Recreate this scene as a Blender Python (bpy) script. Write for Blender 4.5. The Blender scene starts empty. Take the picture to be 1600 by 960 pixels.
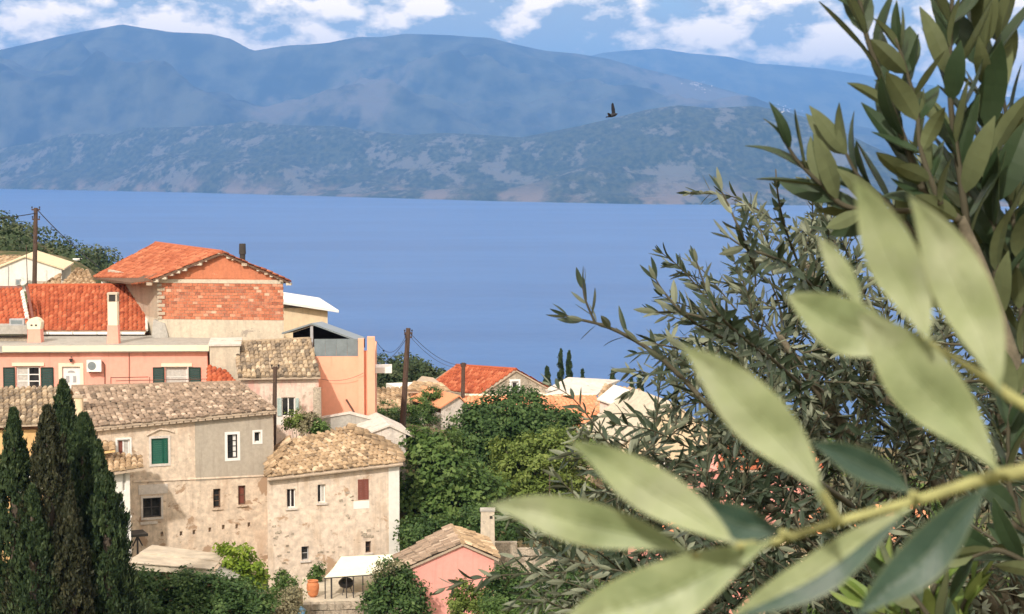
import bpy, bmesh, math, random
import numpy as np
from mathutils import Vector, Matrix, noise as mnoise

# ------------------------------------------------------------------ camera, sky, sun, exposure
scene = bpy.context.scene
COL = scene.collection
R = math.radians
CAM_Z = 150.0                       # metres above the sea
F = 2986.0                          # focal length in photo pixels (1600 px wide)
PITCH = math.atan(230.0 / F)        # looking slightly down
cam_data = bpy.data.cameras.new('camera')
cam = bpy.data.objects.new('camera', cam_data)
COL.objects.link(cam)
cam.location = (0, 0, CAM_Z)
cam.rotation_euler = (math.pi / 2 - PITCH, 0, 0)
cam_data.sensor_fit = 'HORIZONTAL'
cam_data.sensor_width = 36.0
cam_data.lens = 36.0 * F / 1600.0
cam_data.clip_start = 0.05
cam_data.clip_end = 120000
cam_data.dof.use_dof = True
cam_data.dof.focus_distance = 60.0
cam_data.dof.aperture_fstop = 34.0
scene.camera = cam

SUN_EL, SUN_AZ = R(37), R(199)      # azimuth clockwise from +Y: behind the camera, to its left
world = bpy.data.worlds.new('World')
scene.world = world
world.use_nodes = True
wn, wl = world.node_tree.nodes, world.node_tree.links
wn.clear()
def wnode(t, **kw):
    n = wn.new(t)
    for k, v in kw.items():
        setattr(n, k, v)
    return n
def wmath(op, a, b=None, c=None, clamp=False):
    n = wn.new('ShaderNodeMath'); n.operation = op; n.use_clamp = clamp
    for i, v in enumerate((a, b, c)):
        if v is None: continue
        if isinstance(v, (int, float)): n.inputs[i].default_value = v
        else: wl.new(v, n.inputs[i])
    return n.outputs[0]
sky = wnode('ShaderNodeTexSky', sky_type='NISHITA', sun_disc=False)
sky.sun_elevation = SUN_EL; sky.sun_rotation = SUN_AZ
sky.altitude = 150; sky.air_density = 1.0; sky.dust_density = 2.6; sky.ozone_density = 1.2
bg_sky = wnode('ShaderNodeBackground'); bg_sky.inputs['Strength'].default_value = 0.15
wl.new(sky.outputs[0], bg_sky.inputs['Color'])
# cumulus clouds of the sky, laid out by azimuth and elevation
tc = wnode('ShaderNodeTexCoord')
sep = wnode('ShaderNodeSeparateXYZ'); wl.new(tc.outputs['Generated'], sep.inputs[0])
az = wmath('ARCTAN2', sep.outputs[0], sep.outputs[1])
el = wmath('ARCSINE', sep.outputs[2])
def cloud_field(dx, dy):
    a = wmath('ADD', az, dx); e = wmath('ADD', el, dy)
    comb = wnode('ShaderNodeCombineXYZ'); wl.new(wmath('MULTIPLY', a, 24.0), comb.inputs[0]); wl.new(wmath('MULTIPLY', e, 42.0), comb.inputs[1])
    comb.inputs[2].default_value = 5.3
    n1 = wnode('ShaderNodeTexNoise'); n1.inputs['Scale'].default_value = 1.0; n1.inputs['Detail'].default_value = 9.0
    n1.inputs['Roughness'].default_value = 0.56
    wl.new(comb.outputs[0], n1.inputs['Vector'])
    # cloud bank cover: banks over the range, thinning to open sky high up
    comb2 = wnode('ShaderNodeCombineXYZ'); wl.new(wmath('MULTIPLY', a, 6.0), comb2.inputs[0]); wl.new(wmath('MULTIPLY', e, 14.0), comb2.inputs[1])
    comb2.inputs[2].default_value = 3.1
    n2 = wnode('ShaderNodeTexNoise'); n2.inputs['Scale'].default_value = 1.0; n2.inputs['Detail'].default_value = 2.0
    wl.new(comb2.outputs[0], n2.inputs['Vector'])
    return wmath('ADD', wmath('MULTIPLY', n1.outputs[0], 0.62), wmath('MULTIPLY', n2.outputs[0], 0.5))
c0 = cloud_field(0.0, 0.0)
c1 = cloud_field(-0.012, 0.011)      # towards the sun
mask = wmath('MULTIPLY', wmath('SUBTRACT', c0, 0.432), 8.5, clamp=True)
lit = wmath('ADD', wmath('MULTIPLY', wmath('SUBTRACT', c0, c1), 7.5), 0.42, clamp=True)
ramp = wnode('ShaderNodeValToRGB'); wl.new(lit, ramp.inputs[0])
ramp.color_ramp.elements[0].position = 0.15; ramp.color_ramp.elements[0].color = (0.60, 0.64, 0.60, 1)
ramp.color_ramp.elements[1].position = 0.85; ramp.color_ramp.elements[1].color = (2.9, 2.3, 1.6, 1)
bg_cloud = wnode('ShaderNodeBackground'); bg_cloud.inputs['Strength'].default_value = 1.0
wl.new(ramp.outputs[0], bg_cloud.inputs['Color'])
mix = wnode('ShaderNodeMixShader')
wl.new(wmath('MULTIPLY', mask, 0.9), mix.inputs[0]); wl.new(bg_sky.outputs[0], mix.inputs[1]); wl.new(bg_cloud.outputs[0], mix.inputs[2])
wout = wnode('ShaderNodeOutputWorld'); wl.new(mix.outputs[0], wout.inputs[0])

sun_data = bpy.data.lights.new('sun', 'SUN')
sun_data.energy = 3.5; sun_data.angle = R(2.0); sun_data.color = (1.0, 0.91, 0.81)
sun = bpy.data.objects.new('sun', sun_data); COL.objects.link(sun)
to_sun = Vector((math.sin(SUN_AZ) * math.cos(SUN_EL), math.cos(SUN_AZ) * math.cos(SUN_EL), math.sin(SUN_EL)))
sun.rotation_euler = to_sun.to_track_quat('Z', 'Y').to_euler()
sun.location = (0, -60, 260)

vs = scene.view_settings
vs.view_transform = 'Standard'; vs.look = 'None'; vs.exposure = 0.24; vs.gamma = 1.0; vs.use_curve_mapping = False
scene.render.engine = 'CYCLES'
cy = scene.cycles
cy.use_denoising = True
cy.max_bounces = 6; cy.diffuse_bounces = 3; cy.glossy_bounces = 2; cy.transmission_bounces = 4
cy.transparent_max_bounces = 8; cy.volume_bounces = 1
cy.caustics_reflective = False; cy.caustics_refractive = False
cy.use_adaptive_sampling = True; cy.adaptive_threshold = 0.015

# ------------------------------------------------------------------ helpers
_s, _c = math.sin(PITCH), math.cos(PITCH)
CAMP = Vector((0, 0, CAM_Z))
def ray(px, py):
    """direction of the sight line measured at a photo pixel"""
    return Vector((px - 800.0, F * _c + (480 - py) * _s, -F * _s + (480 - py) * _c))
def P(px, py, Y):
    """place at distance Y north of the viewpoint seen at that photo pixel"""
    d = ray(px, py)
    return CAMP + d * (Y / d.y)
def lerp(a, b, t): return a + (b - a) * t

def tag(o, label=None, cat=None, group=None, kind=None):
    if label: o['label'] = label
    if cat: o['category'] = cat
    if group: o['group'] = group
    if kind: o['kind'] = kind
    return o
def empty(name, loc=(0, 0, 0), label=None, cat=None, group=None, rz=0.0):
    o = bpy.data.objects.new(name, None); COL.objects.link(o)
    o.location = loc; o.rotation_euler = (0, 0, rz); o.empty_display_size = 0.3
    return tag(o, label, cat, group)
def link_mesh(name, me, mat, parent=None, world_coords=True):
    o = bpy.data.objects.new(name, me); COL.objects.link(o)
    if mat is not None and len(me.materials) == 0:
        me.materials.append(mat)
    if parent is not None:
        o.parent = parent
        if world_coords:
            # the mesh was written in world coordinates: undo the placing of its parents
            m = Matrix.Identity(4); p = parent
            while p is not None:
                m = p.matrix_basis @ (m if p is parent else Matrix.Identity(4) @ m); p = p.parent
            o.matrix_basis = m.inverted()
    return o
class MB:
    """collects faces; build() links them as one mesh object"""
    def __init__(s): s.v = []; s.f = []; s.t = []
    def poly(s, pts, tint=0.5):
        i = len(s.v); s.v += [tuple(p) for p in pts]; s.f.append(tuple(range(i, i + len(pts)))); s.t.append(tint)
    def hexa(s, b, t, tint=0.5):
        """solid from four bottom and four top points (counter-clockwise seen from above)"""
        i = len(s.v); s.v += [tuple(p) for p in b] + [tuple(p) for p in t]
        s.f += [(i+3, i+2, i+1, i), (i+4, i+5, i+6, i+7)] + [(i+k, i+(k+1) % 4, i+4+(k+1) % 4, i+4+k) for k in range(4)]
        s.t += [tint] * 6
    def prism(s, pts, d, tint=0.5):
        """polygon pts pushed along vector d (pts counter-clockwise seen from the side opposite d)"""
        n = len(pts); d = Vector(d); i = len(s.v)
        s.v += [tuple(p) for p in pts] + [tuple(Vector(p) + d) for p in pts]
        s.f.append(tuple(range(i, i+n))); s.f.append(tuple(range(i+2*n-1, i+n-1, -1)))
        s.f += [(i+(k+1) % n, i+k, i+n+k, i+n+(k+1) % n) for k in range(n)]
        s.t += [tint] * (n + 2)
    def box(s, o, u, v, w, tint=0.5):
        o, u, v, w = Vector(o), Vector(u), Vector(v), Vector(w)
        s.hexa([o, o+u, o+u+v, o+v], [o+w, o+u+w, o+u+v+w, o+v+w], tint)
    def tube(s, pts, rad, n=8, tint=0.5, cap=True):
        pts = [Vector(p) for p in pts]
        if not hasattr(rad, '__len__'): rad = [rad] * len(pts)
        rings = []
        ref = None
        for k, p in enumerate(pts):
            d = (pts[min(k+1, len(pts)-1)] - pts[max(k-1, 0)]).normalized()
            if ref is None:
                ref = d.orthogonal().normalized()
            a = (ref - d * ref.dot(d))
            a = a.normalized() if a.length > 1e-6 else d.orthogonal().normalized()
            ref = a; b = d.cross(a)
            i = len(s.v)
            s.v += [tuple(p + (a * math.cos(2*math.pi*j/n) + b * math.sin(2*math.pi*j/n)) * rad[k]) for j in range(n)]
            rings.append(i)
        for a0, b0 in zip(rings, rings[1:]):
            for j in range(n):
                s.f.append((a0+j, a0+(j+1) % n, b0+(j+1) % n, b0+j)); s.t.append(tint)
        if cap:
            s.f.append(tuple(rings[0]+j for j in reversed(range(n)))); s.t.append(tint)
            s.f.append(tuple(rings[-1]+j for j in range(n))); s.t.append(tint)
    def mesh(s, name, smooth=False):
        me = bpy.data.meshes.new(name)
        me.from_pydata(s.v, [], s.f); me.update()
        at = me.attributes.new('tint', 'FLOAT', 'FACE'); at.data.foreach_set('value', np.array(s.t, dtype=np.float32))
        if smooth: me.polygons.foreach_set('use_smooth', [True] * len(me.polygons))
        return me
    def build(s, name, mat, parent=None, smooth=False):
        return link_mesh(name, s.mesh(name, smooth), mat, parent)
def np_mesh(name, V, Fq, mat, parent=None, smooth=True, tint=None):
    """mesh from numpy vertices (n,3) and faces (m,3 or 4)"""
    me = bpy.data.meshes.new(name)
    k = Fq.shape[1]
    me.vertices.add(len(V)); me.vertices.foreach_set('co', V.astype(np.float32).ravel())
    me.loops.add(Fq.size); me.loops.foreach_set('vertex_index', Fq.astype(np.int32).ravel())
    me.polygons.add(len(Fq)); me.polygons.foreach_set('loop_start', np.arange(0, Fq.size, k, dtype=np.int32))
    if smooth: me.polygons.foreach_set('use_smooth', np.ones(len(Fq), dtype=bool))
    if tint is not None:
        at = me.attributes.new('tint', 'FLOAT', 'FACE'); at.data.foreach_set('value', tint.astype(np.float32))
    me.update(calc_edges=True); me.validate()
    return link_mesh(name, me, mat, parent)

# ------------------------------------------------------------------ materials
MATS = {}
class NT:
    def __init__(s, name):
        s.m = bpy.data.materials.new(name); s.m.use_nodes = True
        s.n, s.l = s.m.node_tree.nodes, s.m.node_tree.links
        s.b = s.n['Principled BSDF']; s.out = s.n['Material Output']
        s._pos = None
    def new(s, t, **kw):
        n = s.n.new(t)
        for k, v in kw.items(): setattr(n, k, v)
        return n
    def sock(s, inp, v):
        if isinstance(v, (int, float, tuple, list)): inp.default_value = v
        else: s.l.new(v, inp)
    def pos(s):
        if s._pos is None: s._pos = s.new('ShaderNodeNewGeometry').outputs['Position']
        return s._pos
    def obj(s): return s.new('ShaderNodeTexCoord').outputs['Object']
    def scaled(s, vec, sc):
        m = s.new('ShaderNodeMapping'); s.l.new(vec, m.inputs[0]); m.inputs['Scale'].default_value = sc
        return m.outputs[0]
    def noise(s, scale, detail=4, rough=0.55, vec=None, dist=0.0):
        n = s.new('ShaderNodeTexNoise'); n.inputs['Scale'].default_value = scale; n.inputs['Detail'].default_value = detail
        n.inputs['Roughness'].default_value = rough; n.inputs['Distortion'].default_value = dist
        s.l.new(vec if vec is not None else s.pos(), n.inputs['Vector'])
        return n.outputs[0]
    def ramp(s, fac, *stops, interp='LINEAR'):
        r = s.new('ShaderNodeValToRGB'); s.l.new(fac, r.inputs[0]); e = r.color_ramp.elements
        r.color_ramp.interpolation = interp
        while len(e) < len(stops): e.new(0.5)
        for el_, (p, c) in zip(e, stops):
            el_.position = p; el_.color = (*c, 1) if len(c) == 3 else c
        return r.outputs[0]
    def thr(s, fac, lo, hi):
        m = s.new('ShaderNodeMapRange'); m.clamp = True; s.l.new(fac, m.inputs[0])
        m.inputs[1].default_value = lo; m.inputs[2].default_value = hi
        return m.outputs[0]
    def mix(s, fac, a, b, mode='MIX'):
        m = s.new('ShaderNodeMix', data_type='RGBA', blend_type=mode)
        s.sock(m.inputs[0], fac)
        s.sock(m.inputs[6], (*a, 1) if isinstance(a, tuple) and len(a) == 3 else a)
        s.sock(m.inputs[7], (*b, 1) if isinstance(b, tuple) and len(b) == 3 else b)
        return m.outputs[2]
    def math(s, op, a, b=0.0):
        m = s.new('ShaderNodeMath', operation=op); s.sock(m.inputs[0], a); s.sock(m.inputs[1], b)
        return m.outputs[0]
    def tint(s): return s.new('ShaderNodeAttribute', attribute_name='tint').outputs['Fac']
    def bump(s, h, strength=0.4, dist=0.02):
        b = s.new('ShaderNodeBump'); b.inputs['Strength'].default_value = strength; b.inputs['Distance'].default_value = dist
        s.l.new(h, b.inputs['Height']); s.l.new(b.outputs[0], s.b.inputs['Normal'])
    def done(s, color, rough=0.85, spec=0.3, metallic=0.0):
        s.sock(s.b.inputs['Base Color'], (*color, 1) if isinstance(color, tuple) and len(color) == 3 else color)
        s.sock(s.b.inputs['Roughness'], rough); s.b.inputs['Specular IOR Level'].default_value = spec
        s.b.inputs['Metallic'].default_value = metallic
        MATS[s.m.name] = s.m
        return s.m

# ------------------------------------------------------------------ sea, far coast, mountains
def fbm(X, Y, scale, octaves=5, seed=0, rough=0.5):
    """value noise on arrays"""
    rs = np.random.RandomState(seed); T = rs.rand(256, 256)
    out = np.zeros_like(X, dtype=float); amp = 1.0; tot = 0.0; f = 1.0 / scale
    for o in range(octaves):
        x = X * f + 17.3 * o; y = Y * f + 9.1 * o
        xi = np.floor(x).astype(int); yi = np.floor(y).astype(int); u = x - xi; v = y - yi
        u = u*u*(3-2*u); v = v*v*(3-2*v)
        a = T[xi % 256, yi % 256]; b = T[(xi+1) % 256, yi % 256]; c = T[xi % 256, (yi+1) % 256]; d = T[(xi+1) % 256, (yi+1) % 256]
        out += amp * ((a*(1-u)+b*u)*(1-v) + (c*(1-u)+d*u)*v - 0.5); tot += amp; amp *= rough; f *= 2.03
    return out / tot
def grid_faces(nx, ny):
    i = np.arange(nx*ny).reshape(ny, nx)
    return np.stack([i[:-1, :-1], i[:-1, 1:], i[1:, 1:], i[1:, :-1]], -1).reshape(-1, 4)

m = NT('sea_water')
wv = m.noise(0.05, 5, 0.6, m.scaled(m.pos(), (1.0, 0.45, 1.0)))
big = m.noise(0.0016, 4, 0.55, m.scaled(m.pos(), (0.5, 1.6, 1.0)))
mid = m.noise(0.012, 5, 0.62, m.scaled(m.pos(), (0.35, 1.0, 1.0)))
colr = m.ramp(m.math('ADD', m.math('MULTIPLY', big, 0.6), m.math('MULTIPLY', mid, 0.4)), (0.36, (0.011, 0.085, 0.275)), (0.64, (0.022, 0.122, 0.355)))
m.bump(wv, 0.6, 1.2)
m.done(colr, 0.42, 0.5); m.b.inputs['IOR'].default_value = 1.33
SEA = MATS['sea_water']

def rock_scrub(name, scrub1, scrub2, rockc, thr, scale):
    m = NT(name)
    v = m.scaled(m.pos(), (1.0, 0.22, 1.0))
    n1 = m.noise(scale, 6, 0.6, v); n2 = m.noise(scale * 4.7, 5, 0.6, v); n3 = m.noise(scale*0.35, 3, 0.5, v)
    c = m.mix(m.thr(n2, 0.4, 0.6), scrub1, scrub2)
    rk = m.thr(m.math('ADD', m.math('MULTIPLY', n1, 0.6), m.math('ADD', m.math('MULTIPLY', n2, 0.25), m.math('MULTIPLY', n3, 0.3))), thr, thr + 0.05)
    return m, m.mix(rk, c, rockc)
m, c = rock_scrub('far_slope', (0.018, 0.028, 0.017), (0.080, 0.090, 0.058), (0.12, 0.115, 0.09), 0.63, 0.0009); m.done(c, 0.95, 0.1)  # scrub tones; their contrast also paints in shading of the folds
m, c = rock_scrub('coast_slope', (0.020, 0.034, 0.016), (0.055, 0.07, 0.034), (0.115, 0.12, 0.10), 0.605, 0.0095)
# bare scree and clay near the shore
z = m.new('ShaderNodeSeparateXYZ'); m.l.new(m.pos(), z.inputs[0])
low = m.math('MULTIPLY', m.thr(z.outputs[2], 90, 15), m.thr(m.noise(0.005, 7, 0.65, m.scaled(m.pos(), (1.0, 0.22, 1.0))), 0.47, 0.58))
c = m.mix(low, c, (0.165, 0.14, 0.11)); m.done(c, 0.95, 0.1)

def sea_dist(py): return CAM_Z * F / (py - 250.0)
SHORE_PX = [(-500, 288), (-200, 291), (0, 295), (300, 301), (560, 308), (800, 315), (1000, 319), (1150, 320), (1400, 322), (2200, 325)]
def shore_table():
    xs, ys = [], []
    for px, py in SHORE_PX:
        d = sea_dist(py); xs.append((px - 800) / F * d); ys.append(d)
    return np.array(xs), np.array(ys)
SX, SY = shore_table()
def heightfield(name, profile, ridge_y, base_y, mat, x0, x1, nx, ny, back, amp, nscale, seed, back_drop=0.55, pw=0.85, kind='structure'):
    """a mountain range: its crest runs at ridge_y(px), its foot at base_y(X)"""
    pts = [(P(px, py, ridge_y(px)), ridge_y(px)) for px, py in profile]
    rx = np.array([p[0].x for p in pts]); rz = np.array([p[0].z for p in pts]); ry = np.array([p[1] for p in pts])
    xs = np.linspace(x0, x1, nx)
    top = np.interp(xs, rx, rz); yr = np.interp(xs, rx, ry); yb = base_y(xs)
    t = np.concatenate([np.linspace(0, 1, ny), 1 + np.linspace(0, 1, ny // 4)[1:]])
    Y = np.where(t[:, None] <= 1, yb[None] + (yr - yb)[None] * t[:, None], yr[None] + (t[:, None] - 1) * back)
    X = np.repeat(xs[None], len(t), 0)
    n = fbm(X, Y * 0.8, nscale, 6, seed, 0.52); nr = np.abs(fbm(X + 0.35*Y, Y*0.35, nscale*0.8, 4, seed+3))
    tt = t[:, None]
    sh = np.where(tt <= 1, np.maximum(tt, 0) ** pw, 1 - back_drop * (tt - 1))
    env = np.where(tt <= 1, np.sin(np.pi * np.clip(tt, 0, 1)) ** np.where(tt < .5, .9, 1.9), 0.04)
    small = fbm(X, Y, nscale * 0.16, 4, seed + 9)
    Z = top[None] * sh + env * top[None] * (amp * n * 1.6 - amp * nr * 1.5) + top[None] * small * 0.05 * np.clip(tt*3, 0, 1) * np.clip((1.06 - tt) * 5, .25, 1)
    Z[0] = -8
    V = np.stack([X, Y, Z], -1).reshape(-1, 3)
    return tag(np_mesh(name, V, grid_faces(nx, len(t)), mat), kind=kind)

sea = MB(); sea.poly([(-26000, 240, 0), (26000, 240, 0), (26000, 30000, 0), (-26000, 30000, 0)])
tag(sea.build('sea', SEA), kind='structure')
def R1y(px): return 15500 + (px - 400) * 1.2
heightfield('mountain_range', [(-900, 120), (-300, 100), (-100, 84), (0, 78), (90, 58), (150, 46), (190, 38), (230, 45), (270, 51), (330, 54), (360, 60), (395, 80), (450, 72), (510, 68),
            (560, 57), (600, 58), (630, 53), (700, 55), (770, 60), (810, 70), (850, 79), (900, 84), (950, 92), (1000, 106), (1080, 126), (1160, 148), (1260, 178), (1400, 210), (1700, 235), (2400, 240)],
            R1y, lambda x: np.full_like(x, 11200.0), MATS['far_slope'], -11000, 12000, 480, 130, 3000, 1.0, 2000, 5)
heightfield('hazy_mountain', [(-900, 230), (600, 200), (840, 110), (940, 83), (1030, 76), (1080, 84), (1140, 89), (1180, 99), (1230, 103), (1290, 108), (1380, 122), (1480, 138), (1560, 150), (1700, 165), (2300, 190)],
            lambda px: 23500.0, lambda x: np.full_like(x, 17500.0), MATS['far_slope'], -8000, 16000, 320, 70, 3000, 0.35, 3000, 11)
def R3y(px): return float(np.interp(px, [-500, 0, 800, 900, 1060, 1300, 2200], [11300, 11000, 9300, 8900, 8600, 8300, 8000]))
heightfield('coast_hills', [(-500, 262), (-200, 250), (0, 232), (60, 222), (110, 209), (180, 210), (215, 200), (270, 199), (330, 197), (390, 189), (430, 195), (530, 198), (580, 206), (640, 211), (690, 208), (740, 210),
            (815, 215), (860, 206), (905, 197), (960, 184), (1010, 172), (1060, 165), (1110, 169), (1180, 166), (1230, 175), (1290, 194), (1330, 212), (1380, 240), (1480, 265), (1700, 285), (2200, 290)],
            R3y, lambda x: np.interp(x, SX, SY) - 12 + 90 * fbm(x, x * 0 + 3, 700, 4, 2), MATS['coast_slope'], -5600, 4600, 620, 120, 1500, 0.5, 800, 21)

HZ = MB(); HZ.box((-27000, -1500, -12), (54000, 0, 0), (0, 32000, 0), (0, 0, 1720))
hm = bpy.data.materials.new('haze_air'); hm.use_nodes = True; hn = hm.node_tree.nodes; hn.clear()
pv = hn.new('ShaderNodeVolumePrincipled'); ho = hn.new('ShaderNodeOutputMaterial'); hm.node_tree.links.new(pv.outputs[0], ho.inputs['Volume'])
pv.inputs['Density Attribute'].default_value = ''
pv.inputs['Color'].default_value = (0.17, 0.38, 0.80, 1); pv.inputs['Density'].default_value = 7.0e-5
pv.inputs['Anisotropy'].default_value = -0.15
haze = HZ.build('haze', hm); tag(haze, kind='stuff')

# ------------------------------------------------------------------ building materials
def plaster(name, base, stain=None, stain_lo=0.55, stain_hi=0.68, patch=None, patch_at=(0.62, 0.64), scale=0.9, bump=0.25, rough=0.9, streak=0.35, mottle=0.10):
    m = NT(name)
    n1 = m.noise(scale, 6, 0.62); n2 = m.noise(scale * 6.3, 5, 0.6)
    lo = tuple(c * (1 - mottle * 1.5) for c in base); hi = tuple(min(1, c * (1 + mottle)) for c in base)
    c = m.ramp(n2, (0.3, lo), (0.7, hi))
    if stain:
        st = m.noise(1.1, 6, 0.6, m.scaled(m.pos(), (1.6, 1.6, 0.5)))
        c = m.mix(m.math('MULTIPLY', m.thr(st, stain_lo, stain_hi), 0.75), c, stain)
        run = m.noise(2.2, 4, 0.6, m.scaled(m.pos(), (2.5, 2.5, 0.16)))
        c = m.mix(m.math('MULTIPLY', m.thr(run, 0.56, 0.75), streak), c, tuple(x * 0.6 for x in stain))
    if patch:
        pn = m.noise(scale * 1.3, 7, 0.66, m.scaled(m.pos(), (1.0, 1.0, 1.2)), 0.4)
        c = m.mix(m.thr(pn, *patch_at), c, patch)
        pn2 = m.noise(5.5, 6, 0.7)
        c = m.mix(m.math('MULTIPLY', m.thr(pn2, 0.62, 0.67), 0.55), c, tuple(x * 0.55 for x in patch))
    m.bump(m.math('ADD', n2, m.math('MULTIPLY', n1, 2.0)), bump, 0.03)
    return m.done(c, rough, 0.2)
plaster('plaster_old', (0.68, 0.56, 0.44), (0.54, 0.40, 0.29), 0.50, 0.68, (0.40, 0.28, 0.19), (0.575, 0.61), 0.55, 0.5, mottle=0.2, streak=.45)
plaster('plaster_cottage', (0.72, 0.60, 0.485), (0.52, 0.39, 0.27), 0.52, 0.7, (0.45, 0.31, 0.205), (0.575, 0.62), 0.5, 0.5, mottle=0.18, streak=.45)
plaster('plaster_grey', (0.44, 0.39, 0.32), (0.36, 0.31, 0.25), 0.5, 0.75, None, scale=0.8, bump=0.2, mottle=0.08)
plaster('plaster_white', (0.78, 0.76, 0.70), (0.60, 0.56, 0.49), 0.6, 0.85, None, scale=0.8, bump=0.15, mottle=0.05)
plaster('plaster_whitewash', (0.66, 0.60, 0.54), (0.46, 0.42, 0.38), 0.5, 0.7, (0.40, 0.35, 0.30), (0.62, 0.66), 0.8, 0.3)
plaster('plaster_cream', (0.78, 0.62, 0.42), (0.62, 0.47, 0.30), 0.56, 0.8, None, scale=0.6, bump=0.15, mottle=0.06)
plaster('plaster_ochre', (0.72, 0.47, 0.22), (0.58, 0.36, 0.17), 0.56, 0.8, None, scale=0.6, bump=0.15)
plaster('paint_pink', (0.90, 0.40, 0.31), (0.78, 0.34, 0.26), 0.56, 0.85, None, scale=0.6, bump=0.1, mottle=0.05)
plaster('paint_rose', (0.88, 0.40, 0.34), (0.76, 0.34, 0.29), 0.56, 0.85, None, scale=0.6, bump=0.1, mottle=0.05)
plaster('paint_salmon', (0.88, 0.43, 0.29), (0.76, 0.39, 0.24), 0.58, 0.9, None, scale=0.6, bump=0.1, mottle=0.04)
plaster('plaster_faded', (0.74, 0.60, 0.50), (0.66, 0.36, 0.30), 0.50, 0.62, (0.45, 0.36, 0.28), (0.60, 0.64), 0.9, 0.3)
plaster('concrete', (0.42, 0.40, 0.36), (0.28, 0.26, 0.23), 0.48, 0.72, None, scale=1.2, bump=0.3)
plaster('concrete_pale', (0.58, 0.51, 0.40), (0.40, 0.35, 0.28), 0.52, 0.72, (0.35, 0.31, 0.26), (0.63, 0.68), 0.8, 0.3)
plaster('rubble_stone', (0.48, 0.41, 0.32), (0.32, 0.28, 0.22), 0.46, 0.6, (0.25, 0.21, 0.16), (0.54, 0.6), 2.2, 0.7, mottle=0.3)
plaster('mortar', (0.50, 0.40, 0.30), (0.33, 0.26, 0.2), 0.5, 0.7, None, scale=2.0, bump=0.5)
plaster('brick_red_render', (0.56, 0.20, 0.105), (0.40, 0.15, 0.085), 0.48, 0.7, (0.66, 0.34, 0.2), (0.63, 0.68), 1.3, 0.3)

def tile_mat(name, stops, grime, gscale=3.0, gthr=(0.5, 0.68), gmix=0.75):
    m = NT(name)
    c = m.ramp(m.tint(), *stops)
    n = m.noise(gscale, 6, 0.65); n2 = m.noise(18.0, 4, 0.6)
    c = m.mix(m.math('MULTIPLY', m.thr(n, *gthr), gmix), c, grime)
    c = m.mix(0.35, c, m.ramp(n2, (0.3, (0.25, 0.25, 0.25)), (0.7, (0.78, 0.78, 0.78))), 'OVERLAY')
    m.bump(n2, 0.4, 0.02)
    return m.done(c, 0.9, 0.2)
tile_mat('tile_old', [(0, (0.15, 0.11, 0.08)), (0.35, (0.255, 0.185, 0.135)), (0.7, (0.36, 0.265, 0.195)), (1, (0.54, 0.42, 0.32))], (0.19, 0.155, 0.115))
tile_mat('tile_gold', [(0, (0.20, 0.14, 0.085)), (0.35, (0.345, 0.24, 0.145)), (0.7, (0.47, 0.335, 0.205)), (1, (0.62, 0.47, 0.32))], (0.27, 0.20, 0.13), gmix=0.6)
tile_mat('tile_grey', [(0, (0.15, 0.12, 0.09)), (0.4, (0.30, 0.23, 0.16)), (0.75, (0.46, 0.35, 0.23)), (1, (0.56, 0.46, 0.33))], (0.12, 0.10, 0.08))
tile_mat('tile_red', [(0, (0.26, 0.06, 0.03)), (0.5, (0.40, 0.10, 0.045)), (1, (0.54, 0.18, 0.09))], (0.36, 0.09, 0.045), gscale=1.2, gthr=(0.5, 0.75), gmix=0.6)
tile_mat('tile_orange', [(0, (0.30, 0.085, 0.042)), (0.5, (0.42, 0.13, 0.065)), (1, (0.54, 0.20, 0.105))], (0.34, 0.12, 0.07), gscale=1.5, gthr=(0.5, 0.75), gmix=0.6)
tile_mat('tile_salmon', [(0, (0.60, 0.23, 0.12)), (0.5, (0.70, 0.30, 0.16)), (1, (0.78, 0.38, 0.22))], (0.6, 0.27, 0.16), gscale=1.5, gthr=(0.5, 0.75), gmix=0.5)
tile_mat('brick', [(0, (0.34, 0.12, 0.07)), (0.4, (0.50, 0.17, 0.09)), (0.75, (0.60, 0.23, 0.13)), (1, (0.72, 0.42, 0.29))], (0.36, 0.16, 0.11), gscale=2.0)
tile_mat('timber', [(0, (0.10, 0.06, 0.04)), (1, (0.20, 0.12, 0.08))], (0.06, 0.045, 0.035))
tile_mat('timber_pole', [(0, (0.075, 0.05, 0.038)), (1, (0.12, 0.08, 0.06))], (0.05, 0.035, 0.03))
def flat(name, c, rough=0.6, spec=0.4, metallic=0.0, var=0.12, sc=3.0):
    m = NT(name); n = m.noise(sc, 5, 0.6)
    col = m.ramp(n, (0.3, tuple(x * (1 - var) for x in c)), (0.7, tuple(min(1, x * (1 + var)) for x in c)))
    return m.done(col, rough, spec, metallic)
flat('paint_green', (0.012, 0.10, 0.065), 0.45); flat('paint_dark_green', (0.006, 0.035, 0.026), 0.5)
flat('paint_brown', (0.20, 0.065, 0.045), 0.6); flat('paint_white', (0.80, 0.79, 0.76), 0.5, var=0.05); flat('paint_cream', (0.82, 0.72, 0.54), 0.6, var=0.05)
flat('paint_pale_green', (0.40, 0.50, 0.47), 0.6); flat('iron', (0.05, 0.045, 0.042), 0.6); flat('iron_rust', (0.12, 0.065, 0.045), 0.7)
flat('black_plastic', (0.012, 0.012, 0.014), 0.5); flat('cable', (0.02, 0.02, 0.025), 0.6); flat('grey_metal', (0.40, 0.40, 0.41), 0.5, var=0.2)
flat('awning_cloth', (0.82, 0.80, 0.62), 0.9, 0.1, var=0.05); flat('terracotta', (0.60, 0.22, 0.09), 0.8, var=0.2); flat('inside_shade', (0.02, 0.018, 0.016), 0.95, 0.1)
flat('screen_panel', (0.20, 0.235, 0.25), 0.35, 0.5, var=0.15); flat('shed_sheet', (0.50, 0.43, 0.34), 0.8, 0.2, var=0.22, sc=1.3); flat('curtain', (0.52, 0.50, 0.46), 0.9, 0.1, var=0.2, sc=8)
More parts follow.
